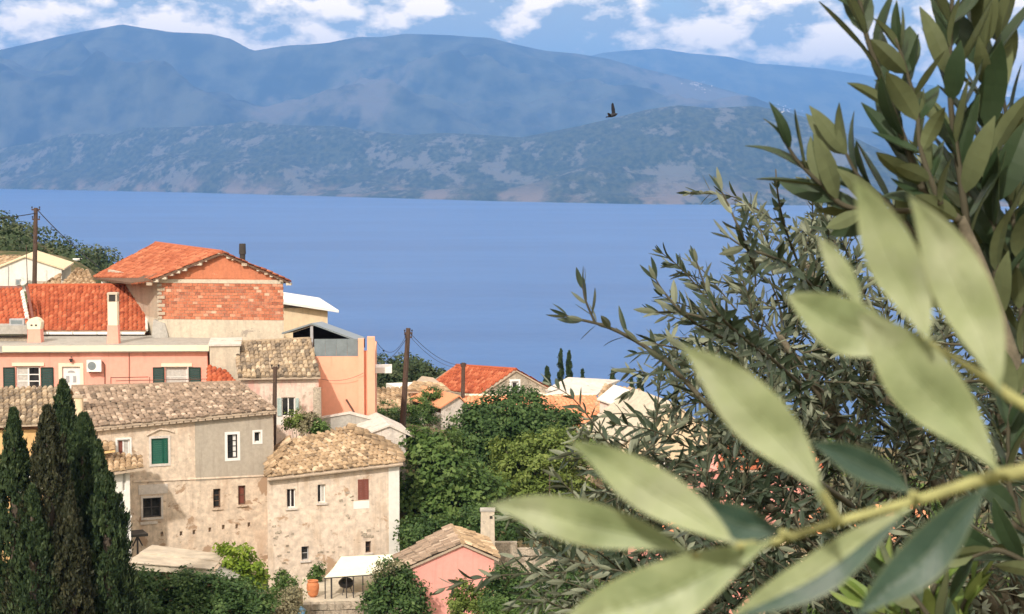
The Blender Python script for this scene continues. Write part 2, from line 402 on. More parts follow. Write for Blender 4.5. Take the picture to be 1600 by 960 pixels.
flat('soot', (0.06, 0.055, 0.05), 0.9, 0.1); flat('bird_feather', (0.012, 0.013, 0.02), 0.6)
mg = NT('window_glass'); mg.done(mg.ramp(mg.noise(2.5, 3), (0.35, (0.012, 0.013, 0.015)), (0.7, (0.05, 0.05, 0.05))), 0.12, 0.5)
GLASS = MATS['window_glass']

# ------------------------------------------------------------------ building helpers
class Fac:
    """an upright facade through two points given by photo column and distance"""
    def __init__(s, xl, dl, xr, dr):
        a, b = P(xl, 500, dl), P(xr, 500, dr); a.z = b.z = 0
        s.a = a; s.u = (b - a).normalized(); s.n = Vector((s.u.y, -s.u.x, 0)); s.len = (b - a).length
    def uz(s, px, py):
        d = ray(px, py); t = s.n.dot(s.a - CAMP) / s.n.dot(d); p = CAMP + d * t
        return (p - s.a).dot(s.u), p.z
    def pt(s, u, z, out=0.0):
        p = s.a + s.u * u + s.n * out; return Vector((p.x, p.y, z))
    def px(s, px, py, out=0.0): return s.pt(*s.uz(px, py), out)
    def rect(s, r):
        (u0, z1), (u1, z0) = s.uz(r[0], r[1]), s.uz(r[2], r[3])
        zt = (s.uz((r[0]+r[2])/2, r[1])[1]); zb = (s.uz((r[0]+r[2])/2, r[3])[1])
        return u0, zb, u1, zt
    def box(s, mb, u0, z0, u1, z1, out0, out1, tint=0.5):
        """solid between two distances out of the facade (out1 > out0)"""
        b = [s.pt(u0, z0, out1), s.pt(u1, z0, out1), s.pt(u1, z0, out0), s.pt(u0, z0, out0)]
        t = [s.pt(u0, z1, out1), s.pt(u1, z1, out1), s.pt(u1, z1, out0), s.pt(u0, z1, out0)]
        mb.hexa(b, t, tint)
def wall(parent, f, u0, u1, z0, z1, holes, depth, mat, top=None, reveal=0.25, name='wall', back_top=None, run=None):
    """a building's outer wall with real openings; top: outline of the front above z1, (u, z) left to right"""
    mb = MB()
    us = sorted({u0, u1, *[h[0] for h in holes], *[h[2] for h in holes]}); zs = sorted({z0, z1, *[h[1] for h in holes], *[h[3] for h in holes]})
    us = [x for x in us if u0 <= x <= u1]; zs = [x for x in zs if z0 <= x <= z1]
    for ua, ub in zip(us, us[1:]):
        for za, zb in zip(zs, zs[1:]):
            cu, cz = (ua+ub)/2, (za+zb)/2
            if any(h[0] < cu < h[2] and h[1] < cz < h[3] for h in holes): continue
            mb.poly([f.pt(ua, za), f.pt(ub, za), f.pt(ub, zb), f.pt(ua, zb)])
    for h in holes:
        a, b, c, d = h; r = -reveal
        mb.poly([f.pt(a, b), f.pt(a, b, r), f.pt(a, d, r), f.pt(a, d)][::-1]); mb.poly([f.pt(c, b), f.pt(c, b, r), f.pt(c, d, r), f.pt(c, d)])
        mb.poly([f.pt(a, b), f.pt(c, b), f.pt(c, b, r), f.pt(a, b, r)][::-1]); mb.poly([f.pt(a, d), f.pt(c, d), f.pt(c, d, r), f.pt(a, d, r)])
        mb.poly([f.pt(a, b, r), f.pt(c, b, r), f.pt(c, d, r), f.pt(a, d, r)])
    D = -depth
    bp = lambda u, z: (f.pt(u, z) + run) if run is not None else f.pt(u, z, D)
    tp = [(u0, z1)] + (top or []) + [(u1, z1)]
    if top: mb.poly([f.pt(u, z) for u, z in reversed(tp)])
    zl, zr = (z1, z1)
    mb.poly([bp(u0, z0), f.pt(u0, z0), f.pt(u0, zl), bp(u0, zl)]); mb.poly([f.pt(u1, z0), bp(u1, z0), bp(u1, zr), f.pt(u1, zr)])
    mb.poly([bp(u1, z0), bp(u0, z0), bp(u0, z1), bp(u1, z1)])
    bt = top if back_top is None else back_top
    if bt: mb.poly([bp(u, z) for u, z in [(u0, z1)] + bt + [(u1, z1)]])
    mb.poly([f.pt(u0, z1 - 0.02), f.pt(u1, z1 - 0.02), bp(u1, z1 - 0.02), bp(u0, z1 - 0.02)])
    return mb.build(name, MATS[mat], parent)
def window(parent, f, r, holes, frame='paint_white', mull=1, bars=0, sill=None, pane_mat=None, inset=0.12, fw=0.06, uzr=None, name='window'):
    u0, z0, u1, z1 = uzr or f.rect(r); holes.append((u0, z0, u1, z1))
    mb = MB(); i0, i1 = -inset - 0.05, -inset
    f.box(mb, u0, z0, u0+fw, z1, i0, i1); f.box(mb, u1-fw, z0, u1, z1, i0, i1)
    f.box(mb, u0+fw, z0, u1-fw, z0+fw, i0, i1); f.box(mb, u0+fw, z1-fw, u1-fw, z1, i0, i1)
    iu0, iu1 = u0+fw, u1-fw
    for k in range(mull):
        c = lerp(iu0, iu1, (k+1)/(mull+1)); f.box(mb, c-fw*0.5, z0+fw, c+fw*0.5, z1-fw, i0, i1+0.003)
    for k in range(bars):
        c = lerp(z0+fw, z1-fw, (k+1)/(bars+1)); f.box(mb, iu0, c-fw*0.3, iu1, c+fw*0.3, i0, i1-0.004)
    w = mb.build(name, MATS[frame], parent)
    for k in range(mull + 1):
        a, b = lerp(iu0, iu1, k/(mull+1)), lerp(iu0, iu1, (k+1)/(mull+1))
        g = MB(); f.box(g, a + 0.001, z0+fw, b - 0.001, z1-fw, i0 + 0.004, i0 + 0.016)
        pm = pane_mat[k] if isinstance(pane_mat, (list, tuple)) else pane_mat
        g.build('pane', MATS[pm] if pm else GLASS, w)
    if sill:
        g = MB(); f.box(g, u0-0.08, z0-0.09, u1+0.08, z0-0.003, -0.1, 0.09); g.build('sill', MATS[sill], w)
    return w
def shutter(parent, f, r, mat, out=0.03, thick=0.05, slats=8, uzr=None):
    u0, z0, u1, z1 = uzr or f.rect(r); mb = MB(); fw = 0.07
    f.box(mb, u0, z0, u0+fw, z1, out, out+thick); f.box(mb, u1-fw, z0, u1, z1, out, out+thick)
    f.box(mb, u0+fw, z0, u1-fw, z0+fw, out, out+thick); f.box(mb, u0+fw, z1-fw, u1-fw, z1, out, out+thick)
    for k in range(slats):
        a = lerp(z0+fw, z1-fw, k/slats); b = lerp(z0+fw, z1-fw, (k+0.9)/slats)
        mb.hexa([f.pt(u0+fw, a, out+thick*0.9), f.pt(u1-fw, a, out+thick*0.9), f.pt(u1-fw, a, out), f.pt(u0+fw, a, out)],
                [f.pt(u0+fw, b, out+thick*0.45), f.pt(u1-fw, b, out+thick*0.45), f.pt(u1-fw, b, out), f.pt(u0+fw, b, out)])
    return mb.build('shutter', MATS[mat], parent)
def boxpart(parent, name, f, u0, z0, u1, z1, o0, o1, mat):
    g = MB(); f.box(g, u0, z0, u1, z1, o0, o1); return g.build(name, MATS[mat], parent)

TX = np.array([-0.5, -0.34, 0.0, 0.34, 0.5]); TZ = np.array([0.0, 0.065, 0.1, 0.065, 0.0])
def tile_template():
    V = np.zeros((15, 3)); V[0:5, 0] = TX; V[0:5, 1] = -0.07; V[0:5, 2] = TZ + 0.035
    V[5:10, 0] = TX * 0.86; V[5:10, 1] = 1.08; V[5:10, 2] = TZ * 0.9
    V[10:15, 0] = TX; V[10:15, 1] = -0.07; V[10:15, 2] = TZ * 0.3 - 0.03
    Fq = [(k, k+1, k+6, k+5) for k in range(4)] + [(10+k, 11+k, k+1, k) for k in range(4)] + [(10, 0, 5, 5), (4, 14, 9, 9)]
    return V, np.array(Fq[:8])
TV, TF = tile_template()
TILE_MESH = {}
def tile_meshes(mat):
    if mat not in TILE_MESH:
        out = []
        for k in range(9):
            me = bpy.data.meshes.new('tile'); me.from_pydata(TV.tolist(), [], TF.tolist()); me.update()
            at = me.attributes.new('tint', 'FLOAT', 'FACE'); at.data.foreach_set('value', np.full(len(TF), k / 8.0, dtype=np.float32))
            me.materials.append(MATS[mat]); out.append(me)
        TILE_MESH[mat] = out
    return TILE_MESH[mat]
def parent_inv(parent):
    m = Matrix.Identity(4); p = parent
    while p is not None: m = p.matrix_basis @ m; p = p.parent
    return m.inverted()
def tiles(roof, EL, ER, RR, RL, cw, rl, mat, single, rng, jit=0.06, amp=1.0, skip=0.0, lift=0.03, budget=300, name='tile'):
    """rows of curved tiles on a roof slope; single: each tile an object, else one joined part"""
    EL, ER, RR, RL = map(Vector, (EL, ER, RR, RL))
    slope = (((RL + RR) - (EL + ER)) / 2); Ls = slope.length; nr = max(1, round(Ls / rl))
    VV, FF, TT = [], [], []; cnt = 0; inv = parent_inv(roof)
    for i in range(nr):
        s = i / nr; a, b = EL.lerp(RL, s), ER.lerp(RR, s); L = (b - a).length
        a2 = EL.lerp(RL, (i+1)/nr); b2 = ER.lerp(RR, (i+1)/nr)
        nc = max(1, round(L / cw)); U = (b - a).normalized() if L > 0.05 else (ER-EL).normalized()
        for j in range(nc):
            if rng.random() < skip: continue
            t = (j + 0.5) / nc
            p = a.lerp(b, t); q = a2.lerp(b2, t); S = q - p; S = S - U * S.dot(U)
            N = U.cross(S).normalized()
            w = L / nc * (1 + rng.uniform(-jit, jit)); l = S.length * (1 + rng.uniform(-jit, jit))
            sd = (S.normalized() + U * rng.uniform(-jit, jit)).normalized(); ud = (U - sd * U.dot(sd)).normalized()
            p = p + N * (lift + rng.uniform(0, jit) * 0.5) + S * rng.uniform(-jit, jit) + U * rng.uniform(-jit, jit) * 0.3
            za = amp * w / 0.25 * (1 + rng.uniform(-0.3, 0.3))
            M = Matrix(((ud.x*w, sd.x*l, N.x*za, p.x), (ud.y*w, sd.y*l, N.y*za, p.y), (ud.z*w, sd.z*l, N.z*za, p.z), (0, 0, 0, 1)))
            tv = min(1, max(0, rng.gauss(0.5, 0.26)))
            if single and cnt < budget:
                o = bpy.data.objects.new(name, tile_meshes(mat)[round(tv * 8)]); COL.objects.link(o)
                o.parent = roof; o.matrix_basis = inv @ M; cnt += 1
            else:
                A = np.array(M); V = TV @ A[:3, :3].T + A[:3, 3]
                FF.append(TF + 15 * len(VV)); VV.append(V); TT.append(np.full(len(TF), tv))
    if VV:
        o = np_mesh('roof_tiles' if not single else 'roof_tiles', np.concatenate(VV), np.concatenate(FF), MATS[mat], roof, False, np.concatenate(TT))
        o['kind'] = 'stuff'
def slab(mb, pts, th):
    """roof plate: outline pts counter-clockwise seen from above, thickness th downwards"""
    pts = [Vector(p) for p in pts]; mb.prism(pts, (0, 0, -th))
def catenary(a, b, sag, n=14):
    return [a.lerp(b, k/n) - Vector((0, 0, sag * 4 * (k/n) * (1-k/n))) for k in range(n+1)]
def mid_base(f, z, u=None):
    p = f.pt(f.len/2 if u is None else u, z); return p

rng = random.Random(4)

# ------------------------------------------------------------------ the terrain: one hillside sheet falling to the sea
CTRL = [  # X, Y, height relative to the viewpoint
 (0,-60,6),(-60,-60,8),(60,-60,6),(0,-8,-1.5),(-40,0,2),(40,0,-1.5),(0,0,-1.6),(-4,0,-1.6),(4,0,-1.6),(0,1.6,-1.95),(0,8,-4.6),(-10,10,-4.8),(10,8,-4.6),(6,16,-7.0),(0,20,-8.2),(-20,20,-8.2),(20,20,-8.4),
 (0,40,-13.5),(-30,40,-13.2),(30,40,-13.8),(-30,70,-21.5),(-12,70,-21.5),(0,70,-22.0),(30,70,-23),(-24,84,-22.6),(-16,86,-22.2),(-8,86,-22.2),(-2,86,-23),(8,90,-23.5),(20,90,-25),(40,90,-25),
 (-24,93,-21.6),(-18,94,-21.4),(-10,94,-21.6),(0,98,-22.5),(10,100,-24),(-23,95.5,-21.9),(-20,96,-21.9),(-17.5,97,-21.9),(-15,98,-21.9),(-13,98.6,-21.9),(-11,96.5,-22.0),(-9,97.2,-22.2),(-6.5,98,-22.4),(-4,98,-22.6),(-24,104.5,-18.5),(-17,106,-17),(-12,105,-17.8),(-5,106,-17.5),(0,112,-20.5),(12,112,-24.5),(30,112,-26),
 (-32,109,-13.8),(-24,109,-13.8),(-17,109,-14.5),(-11,109,-15.6),(-6,116,-16.6),(0,128,-20.5),(10,130,-23),(25,130,-26),(-32,118,-11.0),(-22,118,-11.2),(-12,118,-15.5),(-36,132,-9.2),(-25,132,-9.5),(-12,135,-18),(-8,145,-21),(-20,150,-16),(-20,175,-21),(-28,200,-24),(-14,225,-33),
 (0,150,-22.5),(12,150,-24),(30,150,-27),(-5,160,-22),(-15,165,-20),(-45,165,-8),(-60,110,-9),(-80,140,-3),(70,110,-29),(90,150,-36),(0,175,-27),(15,178,-29),(-12,190,-24),(40,180,-34),
 (-60,320,-32),(-40,320,-46),(-20,320,-56),(0,320,-66),(40,320,-80),(-35,300,-42),(-70,230,-11.5),(-75,280,-10.5),(-64,280,-15.5),(-52,280,-22.5),(-40,290,-30),(-100,280,-5),(-100,200,-4),(-25,260,-38),(0,260,-48),(40,260,-60),(100,260,-70),
 (-110,380,-20),(-60,380,-52),(0,400,-88),(80,400,-105),(-120,560,-100),(0,560,-142),(100,520,-146),(-200,700,-150),(0,640,-153),(200,640,-155),(-220,300,20),(-220,100,20),(-220,480,-40),(220,100,-60),(220,300,-110),(220,480,-150),(220,-40,-20),(-220,-40,25)]
CA = np.array(CTRL, dtype=float)
def ground_rel(X, Y):
    X = np.asarray(X, float); Y = np.asarray(Y, float)
    d2 = (X[..., None] - CA[:, 0])**2 + (Y[..., None] - CA[:, 1])**2
    w = 1.0 / (d2 + 2.0) ** 1.9
    return (w * CA[:, 2]).sum(-1) / w.sum(-1)
def ground_z(x, y): return CAM_Z + float(ground_rel(np.array([x]), np.array([y]))[0])
def terrain():
    xs = np.concatenate([np.linspace(-420, -64, 40), np.linspace(-62, 62, 125), np.linspace(64, 420, 40)])
    ys = np.concatenate([np.linspace(-80, 0, 20), np.linspace(1, 190, 190), np.linspace(194, 700, 90)])
    X, Y = np.meshgrid(xs, ys)
    Z = CAM_Z + ground_rel(X, Y) + fbm(X, Y, 6, 4, 8) * 0.35 * np.clip(np.hypot(X, Y) / 8, 0, 1)
    V = np.stack([X, Y, Z], -1).reshape(-1, 3)
    m = NT('hillside_soil')
    n = m.noise(0.5, 6, 0.6); n2 = m.noise(4.0, 5, 0.6)
    c = m.mix(m.thr(n, 0.42, 0.58), (0.055, 0.075, 0.025), (0.17, 0.13, 0.075)); c = m.mix(m.thr(n2, 0.5, 0.7), c, (0.10, 0.10, 0.045))
    m.bump(n2, 0.6, 0.15); m.done(c, 0.95, 0.1)
    tag(np_mesh('hillside', V, grid_faces(len(xs), len(ys)), MATS['hillside_soil']), kind='structure')
terrain()

# ------------------------------------------------------------------ the large stone house
def stone_house():
    f = Fac(139, 97.0, 427, 100.4)
    h = empty('stone_house', mid_base(f, 128.0), 'tall old stone house with patched beige walls and one green shuttered window', 'house')
    holes = []
    uL, zL = f.uz(139, 668); uR, zR = f.uz(427, 640)
    ze = min(zL, zR) - 0.25
    window(h, f, (183, 687, 203, 713), holes, 'paint_white', 1, 0, None, ['paint_brown', 'curtain'], 0.08, 0.07)
    g = f.rect((236, 685, 263, 725)); holes.append(g)
    c = lerp(g[0], g[2], 0.72)
    shutter(h, f, None, 'paint_green', -0.1, 0.05, 11, (g[0] + 0.02, g[1], c, g[3])); shutter(h, f, None, 'paint_green', -0.05, 0.05, 11, (c + 0.01, g[1], g[2] - 0.02, g[3]))
    w3 = window(h, f, (355, 679, 371, 716), holes, 'black_plastic', 1, 3, None, [None, 'paint_white'], 0.06, 0.06)
    window(h, f, (397, 675, 407, 691), holes, 'paint_white', 0, 0, None, None, 0.08, 0.05)
    window(h, f, (223, 778, 252, 809), holes, 'iron', 1, 1, 'plaster_whitewash', None, 0.15, 0.07)
    window(h, f, (333, 764, 345, 794), holes, 'timber', 0, 2, 'plaster_old', None, 0.15, 0.06)
    window(h, f, (372, 759, 384, 789), holes, 'timber', 0, 1, 'plaster_old', 'paint_brown', 0.15, 0.06)
    for x, y in ((253, 835), (283, 834), (303, 832), (328, 828), (349, 824), (370, 823), (389, 820)):
        holes.append(f.rect((x - 2.2, y - 3.5, x + 2.2, y + 3.5)))
    wall(h, f, uL + 0.15, uR, 126.5, ze, holes, 8.6, 'plaster_old', [(uL + 0.15, zL - 0.1), (uR, zR - 0.1)])
    # smooth grey render over the upper right of the wall, cut round its windows
    r0, _ = f.uz(305, 700); zb = f.uz(365, 748)[1]
    ws = sorted([q for q in holes if q[0] > r0 and q[1] > zb], key=lambda q: q[0]); mb = MB(); cur = r0
    zt = f.uz(365, 652)[1]
    for q in ws:
        f.box(mb, cur, zb, q[0] - 0.02, zt, 0.002, 0.022); f.box(mb, q[0] - 0.02, zb, q[2] + 0.02, q[1] - 0.02, 0.002, 0.022); f.box(mb, q[0] - 0.02, q[3] + 0.02, q[2] + 0.02, zt, 0.002, 0.022); cur = q[2] + 0.02
    f.box(mb, cur, zb, uR - 0.04, zt, 0.002, 0.022)
    mb.build('render_coat', MATS['plaster_grey'], h)
    # surrounds
    for r, mt, e in (((355, 679, 371, 716), 'paint_white', 0.14), ((397, 675, 407, 691), 'paint_white', 0.10), ((183, 687, 203, 713), 'paint_white', 0.09), ((236, 685, 263, 725), 'plaster_whitewash', 0.12), ((223, 778, 252, 809), 'plaster_whitewash', 0.1)):
        a, b, c2, d = f.rect(r); m2 = MB()
        f.box(m2, a - e, b - e, a, d + e, 0.002, 0.045); f.box(m2, c2, b - e, c2 + e, d + e, 0.002, 0.045); f.box(m2, a, d, c2, d + e, 0.002, 0.045); f.box(m2, a, b - e, c2, b, 0.002, 0.045)
        m2.build('window_surround', MATS[mt], h)
    a, b, c2, d = f.rect((236, 685, 263, 725)); m2 = MB()
    pts = [(a - 0.25, d + 0.16), (a + 0.05, d + 0.30), (lerp(a, c2, .5), d + 0.46), (c2 - 0.05, d + 0.40), (c2 + 0.3, d + 0.26)]
    for (ua, za), (ub, zb2) in zip(pts, pts[1:]):
        m2.hexa([f.pt(ua, za, 0.1), f.pt(ub, zb2, 0.1), f.pt(ub, zb2, 0.002), f.pt(ua, za, 0.002)], [f.pt(ua, za + 0.08, 0.08), f.pt(ub, zb2 + 0.08, 0.08), f.pt(ub, zb2 + 0.08, 0.002), f.pt(ua, za + 0.08, 0.002)])
    m2.build('moulding', MATS['plaster_old'], h)
    m2 = MB(); (ua, za), (ub, zb2) = f.uz(208, 752), f.uz(424, 742)
    m2.hexa([f.pt(ua, za - .06, .06), f.pt(ub, zb2 - .06, .06), f.pt(ub, zb2 - .06, .002), f.pt(ua, za - .06, .002)], [f.pt(ua, za + .02, .04), f.pt(ub, zb2 + .02, .04), f.pt(ub, zb2 + .02, .002), f.pt(ua, za + .02, .002)])
    m2.build('string_course', MATS['plaster_old'], h)
    m2 = MB(); a, b, c2, d = f.rect((216, 757, 262, 772))
    f.box(m2, a, b, c2, d, 0.002, 0.05); m2.build('hood', MATS['plaster_whitewash'], h)
    boxpart(h, 'ledge', f, *f.rect((219, 815, 246, 819)), 0.002, 0.10, 'plaster_whitewash')
    # roof: front slope, gable end on the right
    ov = 0.28
    EL, ER = f.pt(uL - 0.05, zL, ov), f.pt(uR + 0.12, zR, ov)
    RL, RR = P(112, 606, 101.9), P(376, 599, 105.0)
    BL, BR = RL + (RL - EL) * 0.9, RR + (RR - ER) * 0.9; BL.z, BR.z = EL.z, ER.z
    mb = MB(); slab(mb, [EL, ER, RR, RL], 0.10); slab(mb, [RL, RR, BR, BL], 0.10)
    roof = mb.build('roof', MATS['mortar'], h)
    tiles(roof, EL, ER, RR, RL, 0.27, 0.37, 'tile_old', True, rng, 0.09, 0.42)
    ev = MB()
    for k in range(26):
        a, b = EL.lerp(ER, k/26), EL.lerp(ER, (k+0.82)/26)
        ev.box(a - Vector((0, 0, 0.2)), b - a, (-f.n) * 0.2, Vector((0, 0, 0.085)))
    ev.build('eave_brackets', MATS['mortar'], roof)['kind'] = 'stuff'
    ridge = MB(); ridge.tube([RL + Vector((0, 0, .02)), RR + Vector((0, 0, .02))], 0.13, 8); ridge.build('ridge_cap', MATS['tile_old'], roof)
    # low wing with balcony in front of the left end
    fw = Fac(150, 94.3, 203, 94.9)
    u1 = fw.uz(203, 760)[0]; z1 = fw.uz(190, 735)[1]
    wh = []
    window(h, fw, (175, 774, 195, 811), wh, 'paint_white', 1, 0, None, 'screen_panel', 0.08, 0.05, name='balcony_window')
    window(h, fw, (191, 738, 197, 768), wh, 'paint_white', 0, 0, None, 'curtain', 0.08, 0.04, name='balcony_window')
    wall(h, fw, 0, u1, 126.0, z1, wh, 4.2, 'plaster_white', name='wing_wall')
    mb = MB(); a, b = fw.px(148, 740, .45), fw.px(222, 729, .45); c, d = P(222, 716, 96.6), P(150, 706, 96.6)
    slab(mb, [a, b, c, d], 0.14); wr = mb.build('wing_roof', MATS['mortar'], h); tiles(wr, a, b, c, d, 0.3, 0.42, 'tile_gold', True, rng, 0.08, 1.0)
    mb = MB(); a, b, c, d = P(140, 709, 95.3), P(180, 703, 95.3), P(176, 693, 97.2), P(140, 695, 97.2)
    slab(mb, [a, b, c, d], 0.12); wr = mb.build('upper_wing_roof', MATS['plaster_ochre'], h); tiles(wr, a, b, c, d, 0.3, 0.42, 'tile_gold', True, rng, 0.08, 1.0)
    # balcony parapet with an arch below
    fb = Fac(150, 93.4, 204, 93.9); ub = fb.uz(204, 800)[0]; zt = fb.uz(200, 809)[1]; zc = fb.uz(200, 832)[1]
    mb = MB(); arc = [(0.0, 126.0), (0.0, zt), (ub, zt), (ub, 126.0), (ub - 0.14, 126.0)]
    for k in range(9):
        t = math.pi * k / 8; arc.append((ub - 0.14 - 0.62 * (1 - math.cos(t)), zc - 0.55 + 0.6 * math.sin(t)))
    arc += [(ub - 1.4, 126.0)]
    mb.prism([fb.pt(u, z) for u, z in reversed(arc)], -fb.n * 0.18); mb.build('balcony', MATS['paint_white'], h)
    mb = MB(); fb.box(mb, -0.02, zt + 0.002, ub + 0.05, zt + 0.07, -0.24, 0.05); mb.build('coping', MATS['paint_white'], h)
    # bench on brackets beside the balcony
    mb = MB(); q = Fac(203, 95.5, 240, 96.0); u0, z0, u2, z2 = q.rect((204, 834, 230, 838))
    q.box(mb, u0, z0, u2, z2, -1.0, 0.2); mb.tube([q.pt(u0 + .1, z0 - .5, 0), q.pt(u0 + .35, z0, 0)], .04); mb.tube([q.pt(u0 + .6, z0 - .5, 0), q.pt(u0 + .35, z0, 0)], .04)
    mb.tube([q.pt(u0 + .35, z0 - 0.01, 0), q.pt(u0 + .35, 127.6, 0)], .05)
    b = mb.build('table', MATS['iron']); tag(b, 'dark garden table under the white balcony', 'table')
    return h
stone_house()

def stone_cottage():
    f = Fac(415, 96.6, 625, 99.0)
    h = empty('stone_cottage', mid_base(f, 128.0), 'lower stone cottage with flaking cream walls and a closed brown shutter', 'house')
    uL, zL = f.uz(420, 746); uR, zR = f.uz(624, 722); holes = []
    window(h, f, (448, 764, 462, 794), holes, 'paint_white', 1, 0, 'plaster_whitewash', None, 0.14, 0.05)
    window(h, f, (496, 757, 509, 786), holes, 'paint_white', 1, 0, 'plaster_whitewash', [None, 'curtain'], 0.14, 0.05)
    window(h, f, (471, 854, 483, 876), holes, 'grey_metal', 0, 1, 'plaster_whitewash', None, 0.16, 0.05)
    window(h, f, (571, 846, 580, 864), holes, 'timber', 0, 1, 'plaster_whitewash', None, 0.16, 0.05)
    g = f.rect((559, 749, 576, 781)); holes.append(g); c = (g[0] + g[2]) / 2
    shutter(h, f, None, 'paint_brown', -0.03, 0.05, 10, (g[0], g[1], c - .004, g[3])); shutter(h, f, None, 'paint_brown', -0.03, 0.05, 10, (c + .004, g[1], g[2], g[3]))
    wall(h, f, 0, uR, 126.0, min(zL, zR) - 0.3, holes, 7.0, 'plaster_cottage', [(0, zL - 0.1), (uR, zR - 0.1)], run=Vector((-.9, 7.0, 0)))
    m2 = MB(); a, b, c2, d = f.rect((552, 783, 577, 795)); f.box(m2, a, b, c2, d, 0.002, 0.012); m2.build('plaster_patch', MATS['paint_white'], h)
    m2 = MB(); a, b, c2, d = f.rect((607, 728, 624, 893)); f.box(m2, a, b, uR - .01, d, 0.002, 0.014); m2.build('corner_render', MATS['plaster_white'], h)
    # flaked stones showing through the plaster
    sm = MB(); sm.box((-.5, -.5, -.5), (1, 0, 0), (0, 1, 0), (0, 0, 1)); me = sm.mesh('stone'); me.materials.append(MATS['rubble_stone'])
    for k in range(46):
        px, py = rng.choice([(555, 815), (560, 825), (570, 838), (440, 880), (455, 868), (500, 870), (520, 860), (450, 850), (547, 775), (430, 835)])
        u, z = f.uz(px + rng.gauss(0, 9), py + rng.gauss(0, 6))
        if any(q[0] - .15 < u < q[2] + .15 and q[1] - .2 < z < q[3] + .15 for q in holes) or u < 0.2 or u > uR - 0.9: continue
        o = bpy.data.objects.new('stone', me); COL.objects.link(o); o.parent = h
        p = f.pt(u, z, 0.0); w, t, d = rng.uniform(.1, .24), rng.uniform(.06, .13), 0.05
        M = Matrix(((f.u.x*w, -f.n.x*d, 0, p.x), (f.u.y*w, -f.n.y*d, 0, p.y), (0, 0, t, p.z), (0, 0, 0, 1))) @ Matrix.Rotation(rng.uniform(-.2, .2), 4, 'Y')
        o.matrix_basis = parent_inv(h) @ M
    EL, ER = f.pt(-0.05, zL, 0.25), f.pt(uR + 0.12, zR, 0.25)
    RL, RR = P(456, 687, 101.2), P(541, 669, 102.6)
    BL, BR = f.pt(0, zL) + Vector((-.95, 7.6, 0)), f.pt(uR + .1, zR) + Vector((-.95, 7.6, 0))
    mb = MB(); slab(mb, [EL, ER, RR, RL], 0.1); slab(mb, [ER, BR, RR], .1); slab(mb, [RL, RR, BR, BL], .1); slab(mb, [EL, RL, BL], .1)
    roof = mb.build('roof', MATS['mortar'], h)
    tiles(roof, EL, ER, RR, RL, 0.27, 0.37, 'tile_gold', True, rng, 0.11, 0.45)
    tiles(roof, ER, BR, RR + (BR-ER)*0.02, RR, 0.37, 0.42, 'tile_gold', False, rng, 0.1, 1.1)
    tiles(roof, BL, EL, RL, RL + (BL-EL)*0.02, 0.37, 0.42, 'tile_gold', False, rng, 0.1, 1.1)
    ev = MB(); ev.tube([EL - Vector((0, 0, .1)), ER - Vector((0, 0, .1))], 0.07, 6); ev.build('eave_moulding', MATS['mortar'], roof)
stone_cottage()

# ------------------------------------------------------------------ pink house with the concrete slab roof
def chimney(parent, px, d, w, y_top, y_neck, y_base, body, capm, arched):
    c = P(px, y_base, d); zt, zn, zb = P(px, y_top, d).z, P(px, y_neck, d).z, c.z - 0.3
    r = w / 2; mb = MB()
    mb.hexa([(c.x-r*1.15, c.y-r, zb), (c.x+r*1.15, c.y-r, zb), (c.x+r*1.15, c.y+r, zb), (c.x-r*1.15, c.y+r, zb)], [(c.x-r, c.y-r, zn), (c.x+r, c.y-r, zn), (c.x+r, c.y+r, zn), (c.x-r, c.y+r, zn)])
    ch = mb.build('chimney', MATS[body], parent)
    mb = MB()
    if arched:
        q = r * 1.15; pr = [(-r, zn + .002), (r, zn + .002), (q, lerp(zn, zt, .6)), (q * .6, lerp(zn, zt, .9)), (0, zt), (-q * .6, lerp(zn, zt, .9)), (-q, lerp(zn, zt, .6))]
        mb.prism([(c.x + a, c.y - r * 1.05, z) for a, z in pr], (0, 2 * r * 1.05, 0)); mb.build('chimney_cap', MATS[capm], ch)
        for s in (-.3, .25):
            v = MB(); v.box((c.x + s * r * 1.3 - .05, c.y - r * 1.05 - .012, lerp(zn, zt, .28)), (.12, 0, 0), (0, .01, 0), (0, 0, .1)); v.build('vent', MATS['soot'], ch)
    else:
        zm = lerp(zn, zt, .72); q = r * .9
        mb.box((c.x - q, c.y - q, zn + .002), (2*q, 0, 0), (0, 2*q, 0), (0, 0, zm - zn)); mb.build('flue', MATS[capm], ch)
        v = MB(); s = q * .8; v.box((c.x - s, c.y - s, zm + .004), (2*s, 0, 0), (0, 2*s, 0), (0, 0, (zt - zm) * .75)); v.build('vent', MATS['soot'], ch)
        v = MB()
        for sx in (-1, 1):
            for sy in (-1, 1): v.box((c.x + sx*q*.86 - .05, c.y + sy*q*.86 - .05, zm + .004), (.1, 0, 0), (0, .1, 0), (0, 0, (zt - zm) * .78))
        v.box((c.x - q*1.08, c.y - q*1.08, zt - (zt-zm)*.22), (2.16*q, 0, 0), (0, 2.16*q, 0), (0, 0, (zt-zm)*.2)); v.build('chimney_cap', MATS['concrete_pale'], ch)
    return ch
